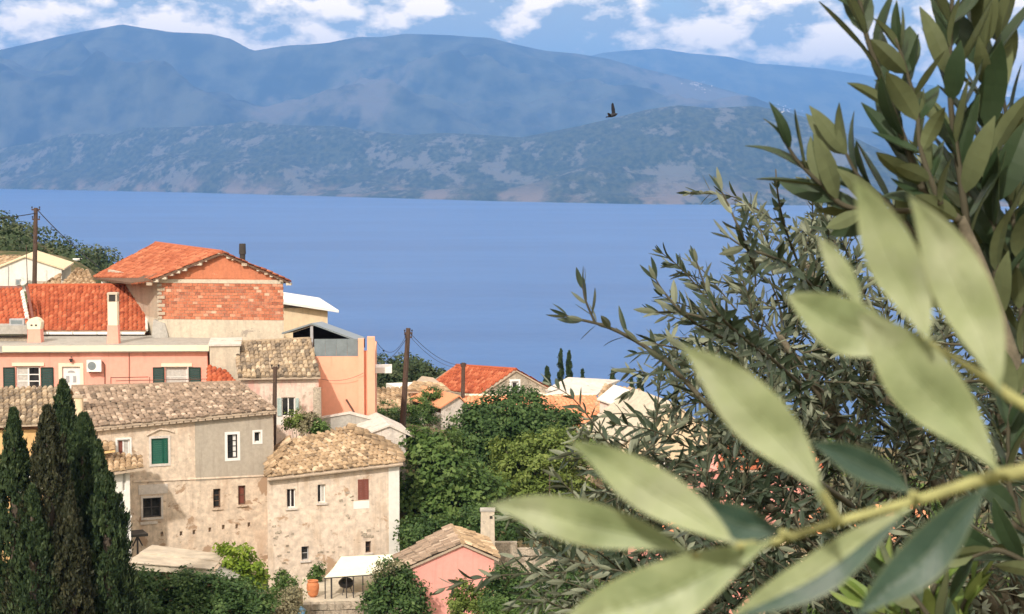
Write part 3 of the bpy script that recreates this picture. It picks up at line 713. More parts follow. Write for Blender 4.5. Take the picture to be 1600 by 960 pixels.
def pink_house():
    f = Fac(3, 110.2, 324, 110.8)
    h = empty('pink_house', mid_base(f, 136.0), 'long pink house with flat slab roof, white door and dark green shutters', 'house')
    zt = f.uz(160, 550)[1]; uR = f.uz(324, 560)[0]; holes = []
    uX = f.uz(-90, 560)[0]
    window(h, f, (25, 573, 63, 609), holes, 'paint_white', 1, 2, None, ['curtain', None], 0.12, 0.09)
    shutter(h, f, (5, 574, 24, 609), 'paint_dark_green'); shutter(h, f, (64, 574, 84, 609), 'paint_dark_green')
    window(h, f, (258, 573, 293, 607), holes, 'paint_white', 0, 1, None, 'curtain', 0.14, 0.06)
    shutter(h, f, (239, 574, 257, 606), 'paint_dark_green'); shutter(h, f, (295, 574, 314, 606), 'paint_dark_green')
    d = f.rect((97, 573, 126, 622)); holes.append(d)
    mb = MB(); f.box(mb, d[0], d[1], d[2], d[3], -0.14, -0.08); dr = mb.build('door', MATS['paint_white'], h)
    for (a, b) in ((.2, .38), (.58, .76)):
        boxpart(dr, 'door_panel', f, lerp(d[0], d[2], a), d[1] + .9, lerp(d[0], d[2], b), d[1] + 1.28, -0.079, -0.062, 'grey_metal')
    mb = MB()
    for k in range(6):
        t0, t1 = math.pi*k/6, math.pi*(k+1)/6; cu, cz = (d[0]+d[2])/2, d[3] - .36
        mb.poly([f.pt(cu, cz, -.06), f.pt(cu + .22*math.cos(t1), cz + .13*math.sin(t1), -.06), f.pt(cu + .22*math.cos(t0), cz + .13*math.sin(t0), -.06)][::-1])
    mb.build('fanlight', MATS['grey_metal'], dr)
    wall(h, f, uX, uR, 134.5, zt, holes, 6.2, 'paint_pink')
    mb = MB(); a, b, c, e = d; g = .2
    f.box(mb, a-g, b, a, e+g, .002, .06); f.box(mb, c, b, c+g, e+g, .002, .06); f.box(mb, a, e, c, e+g, .002, .06); mb.build('door_surround', MATS['paint_cream'], h)
    boxpart(h, 'lintel', f, *f.rect((19, 567, 69, 572)), .002, .07, 'paint_cream'); boxpart(h, 'lintel', f, *f.rect((252, 568, 300, 573)), .002, .07, 'paint_cream')
    boxpart(h, 'window_jamb', f, *f.rect((293.4, 573, 294.8, 606)), .002, .06, 'paint_white')
    # slab roof
    zs = f.uz(160, 540)[1]; mb = MB(); f.box(mb, uX - .1, zt + .002, uR + .12, zs, -6.5, 0.35); roof = mb.build('roof', MATS['concrete'], h)
    mb = MB(); f.box(mb, f.uz(6, 545)[0], zt + .06, uR + .14, zs + .03, 0.352, 0.40); mb.build('fascia', MATS['paint_cream'], roof)
    chimney(h, 56, 112.6, .74, 496, 514, 541, 'paint_pink', 'paint_cream', True)
    chimney(h, 178, 111.8, .62, 457, 508, 542, 'paint_pink', 'paint_cream', False)
    # wall lamp, cables, air conditioner
    mb = MB(); u, z = f.uz(112, 563); mb.tube([f.pt(u, z + .2, 0), f.pt(u, z + .22, .16), f.pt(u, z + .12, .2)], .02, 6)
    mb.hexa([f.pt(u-.05, z-.1, .25), f.pt(u+.05, z-.1, .25), f.pt(u+.05, z-.1, .15), f.pt(u-.05, z-.1, .15)], [f.pt(u-.1, z+.1, .3), f.pt(u+.1, z+.1, .3), f.pt(u+.1, z+.1, .1), f.pt(u-.1, z+.1, .1)])
    mb.build('wall_lamp', MATS['iron'], h)
    a = empty('air_conditioner', f.px(148, 580, .2), 'white air conditioner unit on the pink wall beside the white door', 'air conditioner')
    u0, z0, u1, z1 = f.rect((137, 562, 160, 580)); boxpart(a, 'casing', f, u0, z0, u1, z1, .1, .42, 'paint_white')
    mb = MB(); cu, cz = lerp(u0, u1, .36), (z0+z1)/2; rr = (z1-z0)*.36
    mb.poly([f.pt(cu + rr*math.cos(t*math.pi/10), cz + rr*math.sin(t*math.pi/10), .424) for t in range(20)]); mb.build('fan_grille', MATS['screen_panel'], a)
    mb = MB()
    for u in (u0 + .12, u1 - .16): f.box(mb, u, z0 - .06, u + .05, z0 - .003, 0, .42)
    mb.build('bracket', MATS['iron'], a)
    mb = MB(); mb.tube([f.px(161, 566, .05), f.px(164, 570, .05), f.px(164, 606, .05)], .025, 6); mb.build('drain_pipe', MATS['iron_rust'], h)
    mb = MB(); mb.tube([f.px(202, 549, .05), f.px(202, 612, .05)], .018, 6); mb.build('drain_pipe', MATS['iron_rust'], h)
    r = empty('terrace_railing', f.px(250, 605, 1.0), 'thin brown metal railing in front of the pink house', 'railing')
    mb = MB(); mb.tube([f.px(178, 587, 1.1), f.px(236, 586, 1.1)], .025, 6); mb.tube([f.px(186, 592, 1.1), f.px(330, 589, 1.1), f.px(345, 580, 1.1)], .022, 6); mb.build('rail', MATS['iron_rust'], r)
    for x in (178, 238, 300, 326):
        mb = MB(); mb.tube([f.px(x, 586, 1.1), f.px(x, 612, 1.1)], .025, 6); mb.build('post', MATS['iron_rust'], r)
pink_house()

# ------------------------------------------------------------------ red tiled house behind it
def red_roof_house():
    f = Fac(44, 117, 227, 117.2)
    h = empty('red_roof_house', mid_base(f, 137.5), 'house with broad red tiled roof slope behind the pink house', 'house')
    EL, ER = P(40, 517, 116.4), P(228, 517, 116.6); RL, RR = P(44, 448, 122), P(227, 447, 122.2)
    wall(h, f, 0, f.uz(226, 500)[0], 136.0, EL.z - .15, [], 9.5, 'brick_red_render')
    BL, BR = RL + (RL-EL)*.9, RR + (RR-ER)*.9; BL.z = BR.z = EL.z
    mb = MB(); slab(mb, [EL, ER, RR, RL], .14); slab(mb, [RL, RR, BR, BL], .14); roof = mb.build('roof', MATS['mortar'], h)
    tiles(roof, EL, ER, RR, RL, .27, .40, 'tile_red', False, rng, .035, .8)
    mb = MB(); mb.tube([ER + Vector((.04, 0, .04)), RR + Vector((.04, 0, .06))], .1, 6); mb.build('verge', MATS['plaster_white'], roof)
    mb = MB(); mb.tube([RL + Vector((0, 0, .05)), RR + Vector((0, 0, .05))], .13, 8); mb.build('ridge_cap', MATS['tile_red'], roof)
    n = 5
    for k in range(n):
        a, b = EL.lerp(ER, k/n) + Vector((0, -.12, -.16)), EL.lerp(ER, (k+.97)/n) + Vector((0, -.12, -.16)); mb = MB(); mb.tube([a, b], .085, 8); mb.build('gutter', MATS['paint_white'], roof)
    # lower left roof with mortared verge tiles, and a service unit on a grey slab
    EL2, ER2 = P(-60, 508, 114.2), P(44, 508, 114.4); RL2, RR2 = P(-60, 451, 118.6), P(33, 451, 118.8)
    mb = MB(); slab(mb, [EL2, ER2, RR2, RL2], .12); r2 = mb.build('side_roof', MATS['mortar'], h)
    tiles(r2, EL2, ER2, RR2, RL2, .27, .40, 'tile_red', False, rng, .035, .8)
    mb = MB(); mb.tube([RL2, RR2], .16, 8); mb.build('ridge_cap', MATS['paint_brown'], r2)
    for k in range(9):
        t = .12 + .68 * k / 8; p = ER2.lerp(RR2, t) + Vector((-.0, -.02, .1)); q = ER2.lerp(RR2, t + .075) + Vector((0, 0, .07))
        mb = MB(); mb.tube([p, q], [.15, .11], 7); mb.build('verge_tile', MATS['plaster_white'], r2)
    mb = MB(); mb.tube([ER2.lerp(RR2, .05) + Vector((.36, 0, 0)), RR2 + Vector((.36, 0, .1))], .09, 6); mb.build('flashing', MATS['paint_brown'], r2)
    g = Fac(-60, 113.2, 46, 113.4); z0, z1 = g.uz(20, 521)[1], g.uz(20, 508)[1]
    mb = MB(); g.box(mb, 0, z0, g.uz(46, 515)[0], z1, -1.0, 0.6); mb.build('concrete_ledge', MATS['concrete'], h)
    mb = MB(); g.box(mb, 0, 135, g.uz(44, 515)[0], z0 - .25, -1.0, .2); mb.build('lower_wall', MATS['rubble_stone'], h)
    a = empty('roof_unit', g.px(27, 508, .2), 'grey box unit standing on the concrete ledge at the left edge', 'utility box')
    u0, zz0, u1, zz1 = g.rect((16, 498, 39, 507.6)); boxpart(a, 'casing', g, u0, z1 + .003, u1, zz1, -.1, .3, 'grey_metal'); boxpart(a, 'grille', g, u0 + .1, z1 + .08, u1 - .1, zz1 - .08, .302, .31, 'screen_panel')
red_roof_house()

# ------------------------------------------------------------------ unplastered brick house
def brick_house():
    f = Fac(248, 115.6, 443, 114.6)
    h = empty('brick_house', mid_base(f, 138.6), 'bare brick gable house with orange roof above a cream plaster base', 'house')
    uR = f.uz(443, 470)[0]; zB = f.uz(345, 500)[1]; zC = f.uz(345, 443)[1]; zT = f.uz(345, 437)[1]
    uP, zP = f.uz(349, 398); zEr = f.uz(443, 433)[1]; zEl = f.uz(250, 436)[1]
    holes = [f.rect((351, 402, 354, 407))]
    bk0 = P(243, 381, 127.5) - f.pt(uP, zP); run = Vector((bk0.x, bk0.y, 0)) * .8
    def body(name, ua, ub, za, zb, out, mat):
        a, b = f.pt(ua, za, out), f.pt(ub, za, out); mb = MB(); up = Vector((0, 0, zb - za))
        mb.hexa([a, b, b + run, a + run], [a + up, b + up, b + run + up, a + run + up]); mb.build(name, MATS[mat], h)
    body('base_wall', 0, uR, 136.0, zB, 0, 'concrete_pale')
    body('wall', .02, uR - .02, zB + .002, zC, -.03, 'mortar')   # brickwork backing
    body('ring_beam', -.02, uR + .02, zC + .002, zT, .03, 'concrete_pale')
    top = [(0.0, zEl - .05), (uP, zP), (uR, zEr - .05)]
    mb = MB(); mb.prism([f.pt(u, z) for u, z in reversed([(0, zT + .003)] + top + [(uR, zT + .003)])], -f.n * .3); mb.build('gable', MATS['brick_red_render'], h)
    # bricks of the front wall
    sm = []
    for k in range(9):
        b = MB(); b.box((0, 0, 0), (1, 0, 0), (0, 1, 0), (0, 0, 1), k / 8); me = b.mesh('brick'); me.materials.append(MATS['brick']); sm.append(me)
    rows = 12; bh = (zC - zB) / rows; bl = .33; inv = parent_inv(h)
    for i in range(rows):
        u = -(i % 2) * bl / 2
        while u < uR - .05:
            a, b = max(u, 0.02), min(u + bl - .025, uR - .02); u += bl
            if b - a < .06: continue
            o = bpy.data.objects.new('brick', sm[round(8 * min(1, max(0, rng.gauss(.5, .25))))]); COL.objects.link(o); o.parent = h
            p = f.pt(a, zB + i * bh + .014, rng.uniform(-.01, .014)); w = b - a
            M = Matrix(((f.u.x*w, -f.n.x*.1, 0, p.x), (f.u.y*w, -f.n.y*.1, 0, p.y), (0, 0, bh - .026, p.z), (0, 0, 0, 1))); o.matrix_basis = inv @ M
    # rough quoin stones on the left corner
    for k in range(9):
        z = lerp(zB, zC, k / 9); mb = MB(); w = .22 + .2 * (k % 2); f.box(mb, -.06, z + .02, w, z + .2, -.35, .05 + .02 * (k % 3)); mb.build('quoin', MATS['mortar' if k % 2 else 'rubble_stone'], h)
    # roof
    pk = f.pt(uP, zP + .12, .25); bk = P(243, 381, 127.5); er = f.pt(uR + .5, f.uz(455, 441)[1], .25); el = P(238, 438, 114.9)
    ll = P(205, 442, 116.0); bl_ = P(147, 434, 127.0)
    mb = MB(); slab(mb, [el, pk, bk, bl_, ll], .12); be = bk + (er - pk); slab(mb, [pk, er, be, bk], .12); roof = mb.build('roof', MATS['timber'], h)
    tiles(roof, bl_, el, pk, bk, .30, .42, 'tile_orange', False, rng, .04, .75)
    tiles(roof, el + Vector((-.02, 0, 0)), ll, ll.lerp(bl_, .08), el.lerp(pk, .05), .30, .3, 'tile_orange', False, rng, .04, .6)
    tiles(roof, er, be, bk, pk, .30, .42, 'tile_orange', False, rng, .04, .75)
    mb = MB(); mb.tube([pk + Vector((0, 0, .04)), bk + Vector((0, 0, .04))], .12, 8); mb.build('ridge_cap', MATS['tile_orange'], roof)
    for k in range(11):   # mortar lumps along the verges
        t = k / 10
        for a, b, nm in ((el, pk, 'verge_stone'), (pk, er, 'verge_stone')):
            if rng.random() < .3: continue
            p = a.lerp(b, min(.97, t + rng.uniform(-.05, .05))) - Vector((0, 0, rng.uniform(.1, .16))); mb = MB(); s = rng.uniform(.04, .17)
            mb.box(p - f.u * s - Vector((0, 0, s*.5)), f.u * 2 * s, -f.n * .25, (0, 0, s)); mb.build(nm, MATS['concrete_pale' if k % 3 else 'mortar'], roof)
    # left side: covered open loft on posts
    mb = MB(); a = P(158, 440, 125.0); mb.box((a.x, a.y, 138), (.35, 0, 0), (0, .3, 0), (0, 0, a.z - 138)); mb.build('post', MATS['plaster_white'], h)
    mb = MB(); a = P(170, 440, 127.0); b = P(236, 440, 122.5); mb.hexa([(a.x, a.y, 137), (b.x, b.y, 137), (b.x, b.y + .3, 137), (a.x, a.y + .3, 137)], [(a.x, a.y, a.z + .2), (b.x, b.y, b.z), (b.x, b.y + .3, b.z), (a.x, a.y + .3, a.z + .2)]); mb.build('inner_wall', MATS['inside_shade'], h)  # near-black wall colour stands in for the shade under the roof
    # buttress of old concrete at the corner
    mb = MB(); mb.prism([f.px(238, 538, .3), f.px(268, 538, .3), f.px(258, 505, .05), f.px(240, 500, .05)], -f.n * .6); mb.build('buttress', MATS['concrete'], h)
    c = P(379, 409, 119); zt = P(379, 381, 119).z; mb = MB(); mb.tube([(c.x, c.y, c.z - .6), (c.x, c.y, lerp(c.z, zt, .4)), (c.x, c.y, lerp(c.z, zt, .42)), (c.x, c.y, zt)], [.17, .17, .22, .2], 10); mb.build('flue', MATS['soot'], h)
brick_house()

# ------------------------------------------------------------------ houses at the left edge behind the red roof
def white_house():
    f = Fac(-60, 134.5, 96, 135.5)
    h = empty('white_house', mid_base(f, 140.0), 'white gabled house with grey roller door at the left edge', 'house')
    uP, zP = f.uz(39, 402); u1, z1 = f.uz(96, 421); u0, z0 = f.uz(-60, 442); holes = []
    d = f.rect((38, 424, 68, 450)); holes.append(d)
    mb = MB()
    for k in range(9): f.box(mb, lerp(d[0], d[2], k/9), d[1], lerp(d[0], d[2], (k+.9)/9), d[3], -.14 - .02 * (k % 2), -.06)
    mb.build('roller_door', MATS['curtain'], h)
    wall(h, f, u0, u1, 138, f.uz(0, 447)[1], holes, 8, 'plaster_white', [(u0, z0), (uP, zP), (u1, z1)])
    a, b, c = f.pt(u0, z0 + .1, .15), f.pt(uP, zP + .1, .15), f.pt(u1 + .2, z1 + .05, .15); bk = -f.n * 8.4
    mb = MB(); slab(mb, [a, b, b + bk, a + bk], .1); slab(mb, [b, c, c + bk, b + bk], .1); r = mb.build('roof', MATS['plaster_cream'], h)
    ac = empty('air_conditioner', f.px(29, 446, .1), 'small air conditioner box low on the white gabled house', 'air conditioner')
    u, z, uu, zz = f.rect((25, 436, 33, 445)); boxpart(ac, 'casing', f, u, z, uu, zz, .08, .4, 'grey_metal'); boxpart(ac, 'fan_grille', f, u + .06, z + .06, uu - .06, zz - .06, .403, .41, 'screen_panel')
    mb = MB(); c = f.px(40, 438, .6)
    ax = Vector((-.5, -.6, .55)).normalized(); e1 = ax.orthogonal().normalized(); e2 = ax.cross(e1); n = 14
    ds = empty('satellite_dish', f.px(43, 447, .5), 'pale satellite dish beside the grey roller door', 'satellite dish')
    for k in range(n):
        t0, t1 = 2*math.pi*k/n, 2*math.pi*(k+1)/n; q = lambda t, r, o: c + (e1*math.cos(t) + e2*math.sin(t))*r + ax*o
        mb.poly([c - ax*.08, q(t0, .22, -.05), q(t1, .22, -.05)]); mb.poly([q(t0, .22, -.05), q(t0, .4, 0), q(t1, .4, 0), q(t1, .22, -.05)])
    mb.build('reflector', MATS['plaster_whitewash'], ds)
    mb = MB(); mb.tube([c - ax*.08, c - ax*.3 - Vector((0, 0, .2)), f.px(43, 450, .1)], .03, 6); mb.tube([c - e2*.4, c + ax*.4], .015, 6); mb.build('arm', MATS['grey_metal'], ds)
    mb = MB(); mb.tube([f.px(13, 416, .05), f.px(13, 446, .05)], .02, 6); mb.build('drain_pipe', MATS['grey_metal'], h)
    # roof of the house standing behind it
    g = Fac(-60, 146, 36, 146); h2 = empty('ochre_roof_house', mid_base(g, 139), 'house with ochre tiled roof peeping over the white gable', 'house')
    wall(h2, g, 0, g.uz(34, 420)[0], 137, g.uz(0, 421)[1], [], 6, 'plaster_ochre')
    EL, ER, RR, RL = P(-60, 420, 145.6), P(36, 416, 145.6), P(32, 402.5, 150), P(-60, 402, 150)
    mb = MB(); slab(mb, [EL, ER, RR, RL], .12); r = mb.build('roof', MATS['mortar'], h2); tiles(r, EL, ER, RR, RL, .3, .45, 'tile_gold', False, rng, .06, 1)
white_house()
def tan_cottage():
    f = Fac(62, 126, 152, 127)
    h = empty('tan_tiled_cottage', mid_base(f, 140), 'low cottage with tan stone tiled roofs between white house and brick house', 'house')
    wall(h, f, 0, f.uz(150, 450)[0], 138.5, f.uz(100, 449)[1], [], 7, 'rubble_stone')
    EL, ER, RR, RL = P(97, 449, 126), P(152, 449, 127), P(138, 426, 131), P(117, 422, 131)
    mb = MB(); slab(mb, [EL, ER, RR, RL], .12); L2 = [P(62, 450, 125.4), P(95, 450, 125.6), P(95, 432, 129), P(92, 432, 129)]; slab(mb, L2, .12)
    r = mb.build('roof', MATS['mortar'], h); tiles(r, EL, ER, RR, RL, .33, .45, 'tile_gold', True, rng, .1, 1.2); tiles(r, *L2, .33, .45, 'tile_gold', True, rng, .1, 1.2)
    # far low house in the trees
    g = Fac(70, 190, 100, 190); h2 = empty('hillside_house', mid_base(g, 139), 'small dark house with pale flat roof among hillside trees', 'house'); hh = []
    window(h2, g, (80, 413, 92, 418), hh, 'grey_metal', 1, 0, None, None, .2, .06)
    wall(h2, g, 0, g.len, 137.5, g.uz(85, 411)[1], hh, 6, 'concrete'); boxpart(h2, 'roof', g, -.5, g.uz(85, 411)[1] + .003, g.len + .5, g.uz(85, 409)[1], -6.3, .8, 'plaster_white')
tan_cottage()

# ------------------------------------------------------------------ faded cottage, salmon house, cream house
def faded_cottage():
    f = Fac(372, 106.2, 500, 106.8)
    h = empty('faded_cottage', mid_base(f, 133.5), 'small cottage with faded pink white wall and weathered grey tiled roof', 'house')
    uR = f.uz(498, 620)[0]; holes = []
    window(h, f, (440, 621, 461, 651), holes, 'paint_white', 1, 0, None, None, .1, .06)
    shutter(h, f, (433, 622, 440, 650), 'paint_pale_green', .03, .04, 8); shutter(h, f, (461.5, 622, 467, 640), 'paint_pale_green', .03, .04, 6)
    zt = f.uz(430, 591)[1]
    wall(h, f, 0, uR, 132.5, zt, holes, 5.5, 'plaster_faded')
    boxpart(h, 'plaster_patch', f, *f.rect((426, 651, 442, 664)), .002, .012, 'plaster_white')
    EL, ER, RR, RL = f.pt(-.05, f.uz(372, 590)[1], .3), f.pt(uR + .1, f.uz(499, 588)[1], .3), P(484, 531, 110.6), P(366, 537, 110.4)
    mb = MB(); slab(mb, [EL, ER, RR, RL], .12); BR, BL = RR + (RR-ER), RL + (RL-EL); BR.z = BL.z = EL.z; slab(mb, [RL, RR, BR, BL], .12)
    r = mb.build('roof', MATS['mortar'], h); tiles(r, EL, ER, RR, RL, .26, .46, 'tile_grey', True, rng, .08, .9)
    mb = MB(); mb.tube([RL + Vector((0, 0, .05)), RR + Vector((0, 0, .05))], .12, 6); mb.build('ridge_cap', MATS['tile_grey'], r)
    # wall stub of rendered stone on the right corner
    mb = MB(); a = f.px(491, 655, .0); mb.box(Vector((a.x, a.y - .5, 133)), (.42, 0, 0), (0, .45, 0), (0, 0, f.uz(495, 605)[1] - 133)); mb.build('corner_pier', MATS['rubble_stone'], h)
    # rendered annex and red lean-to on the left
    g = Fac(327, 108.4, 374, 108.6); a = empty('rendered_annex', mid_base(g, 135), 'plain cream rendered annex between pink house and grey tiled roof', 'house')
    wall(a, g, 0, g.len, 133, g.uz(350, 541)[1], [], 4, 'concrete_pale'); boxpart(a, 'coping', g, -.08, g.uz(350, 541)[1] + .003, g.len + .08, g.uz(350, 538)[1], -4.1, .1, 'plaster_whitewash')
    EL, ER, RR, RL = P(322, 600, 106.6), P(368, 600, 106.6), P(350, 580, 108.35), P(322, 572, 108.3)
    mb = MB(); slab(mb, [EL, ER, RR, RL], .1); r = mb.build('lean_to_roof', MATS['mortar'], a); tiles(r, EL, ER, RR, RL, .28, .4, 'tile_red', False, rng, .05, .8)
faded_cottage()
def salmon_house():
    f = Fac(489, 109.3, 586, 109.5)
    h = empty('salmon_house', mid_base(f, 133), 'salmon orange house with roof terrace behind a grey screen', 'house')
    z1 = f.uz(530, 557)[1]; uR = f.uz(586, 600)[0]; uA = f.uz(560, 600)[0]; uB = f.uz(569, 600)[0]; uC = f.uz(574, 600)[0]
    u0 = 0.0
    wall(h, f, u0, uA, 131, z1, [], 9, 'paint_salmon')
    boxpart(h, 'pilaster', f, uA + .002, 131, uB, f.uz(565, 530)[1], -.5, .18, 'paint_salmon'); boxpart(h, 'pilaster', f, uC, 131, uR, f.uz(580, 527)[1], -.5, .18, 'paint_salmon')
    boxpart(h, 'recess_wall', f, uB + .002, 131, uC - .002, f.uz(571, 549)[1], -.4, -.12, 'paint_salmon')
    boxpart(h, 'side_wall', f, uR - .3, 131, uR - .02, f.uz(580, 556)[1], -9, -.502, 'paint_salmon')
    n = 4
    for k in range(n):
        a, b = lerp(f.uz(491, 545)[0], uA, k/n), lerp(f.uz(491, 545)[0], uA, (k+.985)/n); boxpart(h, 'screen_panel', f, a, z1 + .003, b, f.uz(530, 530)[1], -.08, -.03, 'screen_panel')
    # terrace roof: sheet canopy on posts; shade inside is painted on its back wall
    e1, ap, e2 = P(440, 520, 111.2), P(487, 505, 111.0), P(558, 531, 110.8); bk = Vector((0, 6.0, -.42))
    mb = MB(); slab(mb, [e1, ap, ap + bk, e1 + bk], .1); slab(mb, [ap, e2, e2 + bk, ap + bk], .1); mb.build('terrace_roof', MATS['screen_panel'], h)
    q = bk * .96; dn = Vector((0, 0, -.12)); mb = MB(); mb.prism([Vector((e2.x, e2.y + q.y, z1 - .2)), e2 + q + dn, ap + q + dn, e1 + q + dn, Vector((e1.x, e1.y + q.y, z1 - .2))], (0, .15, 0)); mb.build('back_wall', MATS['inside_shade'], h)
    mb = MB(); c = P(487, 530, 111.1); mb.box(Vector((c.x - .08, c.y, z1 - .1)), (.16, 0, 0), (0, .16, 0), (0, 0, ap.z - z1)); mb.build('post', MATS['grey_metal'], h)
    mb = MB(); c = P(548, 530, 111.1); mb.box(Vector((c.x - .05, c.y, z1 - .1)), (.1, 0, 0), (0, .1, 0), (0, 0, P(548, 527, 111.1).z - z1)); mb.build('post', MATS['grey_metal'], h)
    boxpart(h, 'balcony_slab', f, uR + .002, f.uz(600, 587)[1], f.uz(612, 580)[0], f.uz(600, 578)[1], -3.0, -1.2, 'paint_white')
    mb = MB(); mb.tube([f.px(541, 624, .1), f.px(554, 645, .1)], .06, 6); mb.build('stair_rail', MATS['iron_rust'], h)
    g = Fac(430, 128, 512, 129); c = empty('cream_house', mid_base(g, 136), 'cream upper house with white overhanging roof slab behind the brick house', 'house')
    wall(c, g, 0, g.len, 134, g.uz(480, 481)[1], [], 6, 'plaster_cream')
    a, b = g.pt(-.2, g.uz(440, 468)[1], .6), g.pt(g.len + .65, g.uz(527, 484)[1], .6); bk = -g.n * 7.2
    mb = MB(); slab(mb, [a, b, b + bk + Vector((0, 0, .35)), a + bk + Vector((0, 0, .35))], .16); mb.build('roof', MATS['paint_white'], c)
salmon_house()
def shed_group():
    f = Fac(562, 103.6, 646, 104.2)
    h = empty('whitewashed_shed', mid_base(f, 133), 'blotchy whitewashed gable shed behind the stone cottage roof', 'shed')
    uP, zP = f.uz(608, 665); u0, z0 = f.uz(560, 684); u1, z1 = f.uz(634, 677)
    wall(h, f, u0, u1, 131.5, f.uz(600, 690)[1], [], 5, 'plaster_whitewash', [(u0, z0), (uP, zP - .05), (u1, z1)])
    bk = -f.n * 5.2; a, b, c = f.pt(u0 - .1, z0 + .06, .12), f.pt(uP, zP + .06, .12), f.pt(u1 + .5, f.uz(649, 682)[1], .12)
    mb = MB(); slab(mb, [a, b, b + bk, a + bk], .1); slab(mb, [b, c, c + bk, b + bk], .1); mb.build('roof', MATS['plaster_whitewash'], h)
    g = Fac(486, 107.6, 612, 107.2); k = empty('shaded_wall', mid_base(g, 133), 'grey rendered garden wall with sloping coping below the salmon house', 'wall')
    pts = [g.uz(486, 657), g.uz(546, 647), g.uz(612, 664)]
    mb = MB(); mb.prism([g.pt(u, z) for u, z in reversed([(pts[0][0], 131.5)] + pts + [(pts[2][0], 131.5)])], -g.n * .3); mb.build('wall', MATS['concrete'], k)
    mb = MB()
    for (ua, za), (ub, zb) in zip(pts, pts[1:]):
        mb.hexa([g.pt(ua, za + .003, .08), g.pt(ub, zb + .003, .08), g.pt(ub, zb + .003, -.38), g.pt(ua, za + .003, -.38)], [g.pt(ua, za + .1, .08), g.pt(ub, zb + .1, .08), g.pt(ub, zb + .1, -.38), g.pt(ua, za + .1, -.38)])
    mb.build('coping', MATS['plaster_whitewash'], k)
shed_group()

# ------------------------------------------------------------------ houses further along the slope
def orange_gable_house():
    f = Fac(752, 149.6, 850, 150.6)
    h = empty('orange_gable_house', mid_base(f, 130), 'house with bright orange tiled roof and stone gable with white framed window', 'house')
    u0, z0 = f.uz(752, 617); u1, z1 = f.uz(852, 606); uP, zP = f.uz(806, 580); holes = []
    run = P(713, 571, 155) - f.pt(uP, zP); run.z = 0; run *= 1.0
    window(h, f, (799, 596, 810, 612), holes, 'paint_white', 0, 0, 'paint_white', None, .1, .12, name='gable_window')
    zb = f.uz(800, 622)[1]; tp = [(u0, z0), (uP, zP), (u1, z1)]
    hu0, hz0, hu1, hz1 = holes[0]
    mb = MB()   # gable front split round its window
    mb.poly([f.pt(*q) for q in [(u0, zb), (hu0, zb), (hu0, hz1), (hu0, lerp(z0, zP, (hu0-u0)/(uP-u0))), (u0, z0)]])
    mb.poly([f.pt(*q) for q in [(hu1, zb), (u1, zb), (u1, z1), (hu1, lerp(zP, z1, (hu1-uP)/(u1-uP)))]])
    mb.poly([f.pt(*q) for q in [(hu0, hz1), (hu1, hz1), (hu1, lerp(zP, z1, (hu1-uP)/(u1-uP))), (uP, zP), (hu0, lerp(z0, zP, (hu0-u0)/(uP-u0)))]])
    mb.poly([f.pt(*q) for q in [(hu0, zb), (hu1, zb), (hu1, hz0), (hu0, hz0)]])
    for a, b in (((u0, zb), (u0, z0)), ((u1, zb), (u1, z1))): mb.poly([f.pt(*a), f.pt(*b), f.pt(*b) + run, f.pt(*a) + run])
    mb.poly([f.pt(u, z) + run for u, z in [(u0, zb)] + tp + [(u1, zb)]]); mb.build('gable', MATS['rubble_stone'], h)
    a, b = f.pt(u0, 126), f.pt(u1, 126); up = Vector((0, 0, zb - 126.005)); mb = MB(); mb.hexa([a, b, b + run, a + run], [a + up, b + up, b + run + up, a + run + up]); mb.build('wall', MATS['plaster_cream'], h)
    m2 = MB(); e = .16; a, b, c, d = holes[0]
    f.box(m2, a-e, b-e, a, d+e, .002, .05); f.box(m2, c, b-e, c+e, d+e, .002, .05); f.box(m2, a, d, c, d+e, .002, .05); m2.build('window_surround', MATS['paint_white'], h)
    pk, bk = f.pt(uP, zP + .1, .15), P(713, 572, 155); el, bl = f.pt(u0 - .1, z0, .15), P(667, 606, 154.2); er = f.pt(u1 + .2, z1, .15); be = er + (bk - pk)
    mb = MB(); slab(mb, [el, pk, bk, bl], .12); slab(mb, [pk, er, be, bk], .12); r = mb.build('roof', MATS['mortar'], h)
    tiles(r, bl, el, pk, bk, .3, .42, 'tile_red', False, rng, .03, .7); tiles(r, er, be, bk, pk, .3, .42, 'tile_red', False, rng, .03, .7)
    mb = MB(); mb.tube([pk + Vector((0, 0, .05)), bk + Vector((0, 0, .05))], .13, 8); mb.build('ridge_cap', MATS['tile_red'], r)
orange_gable_house()
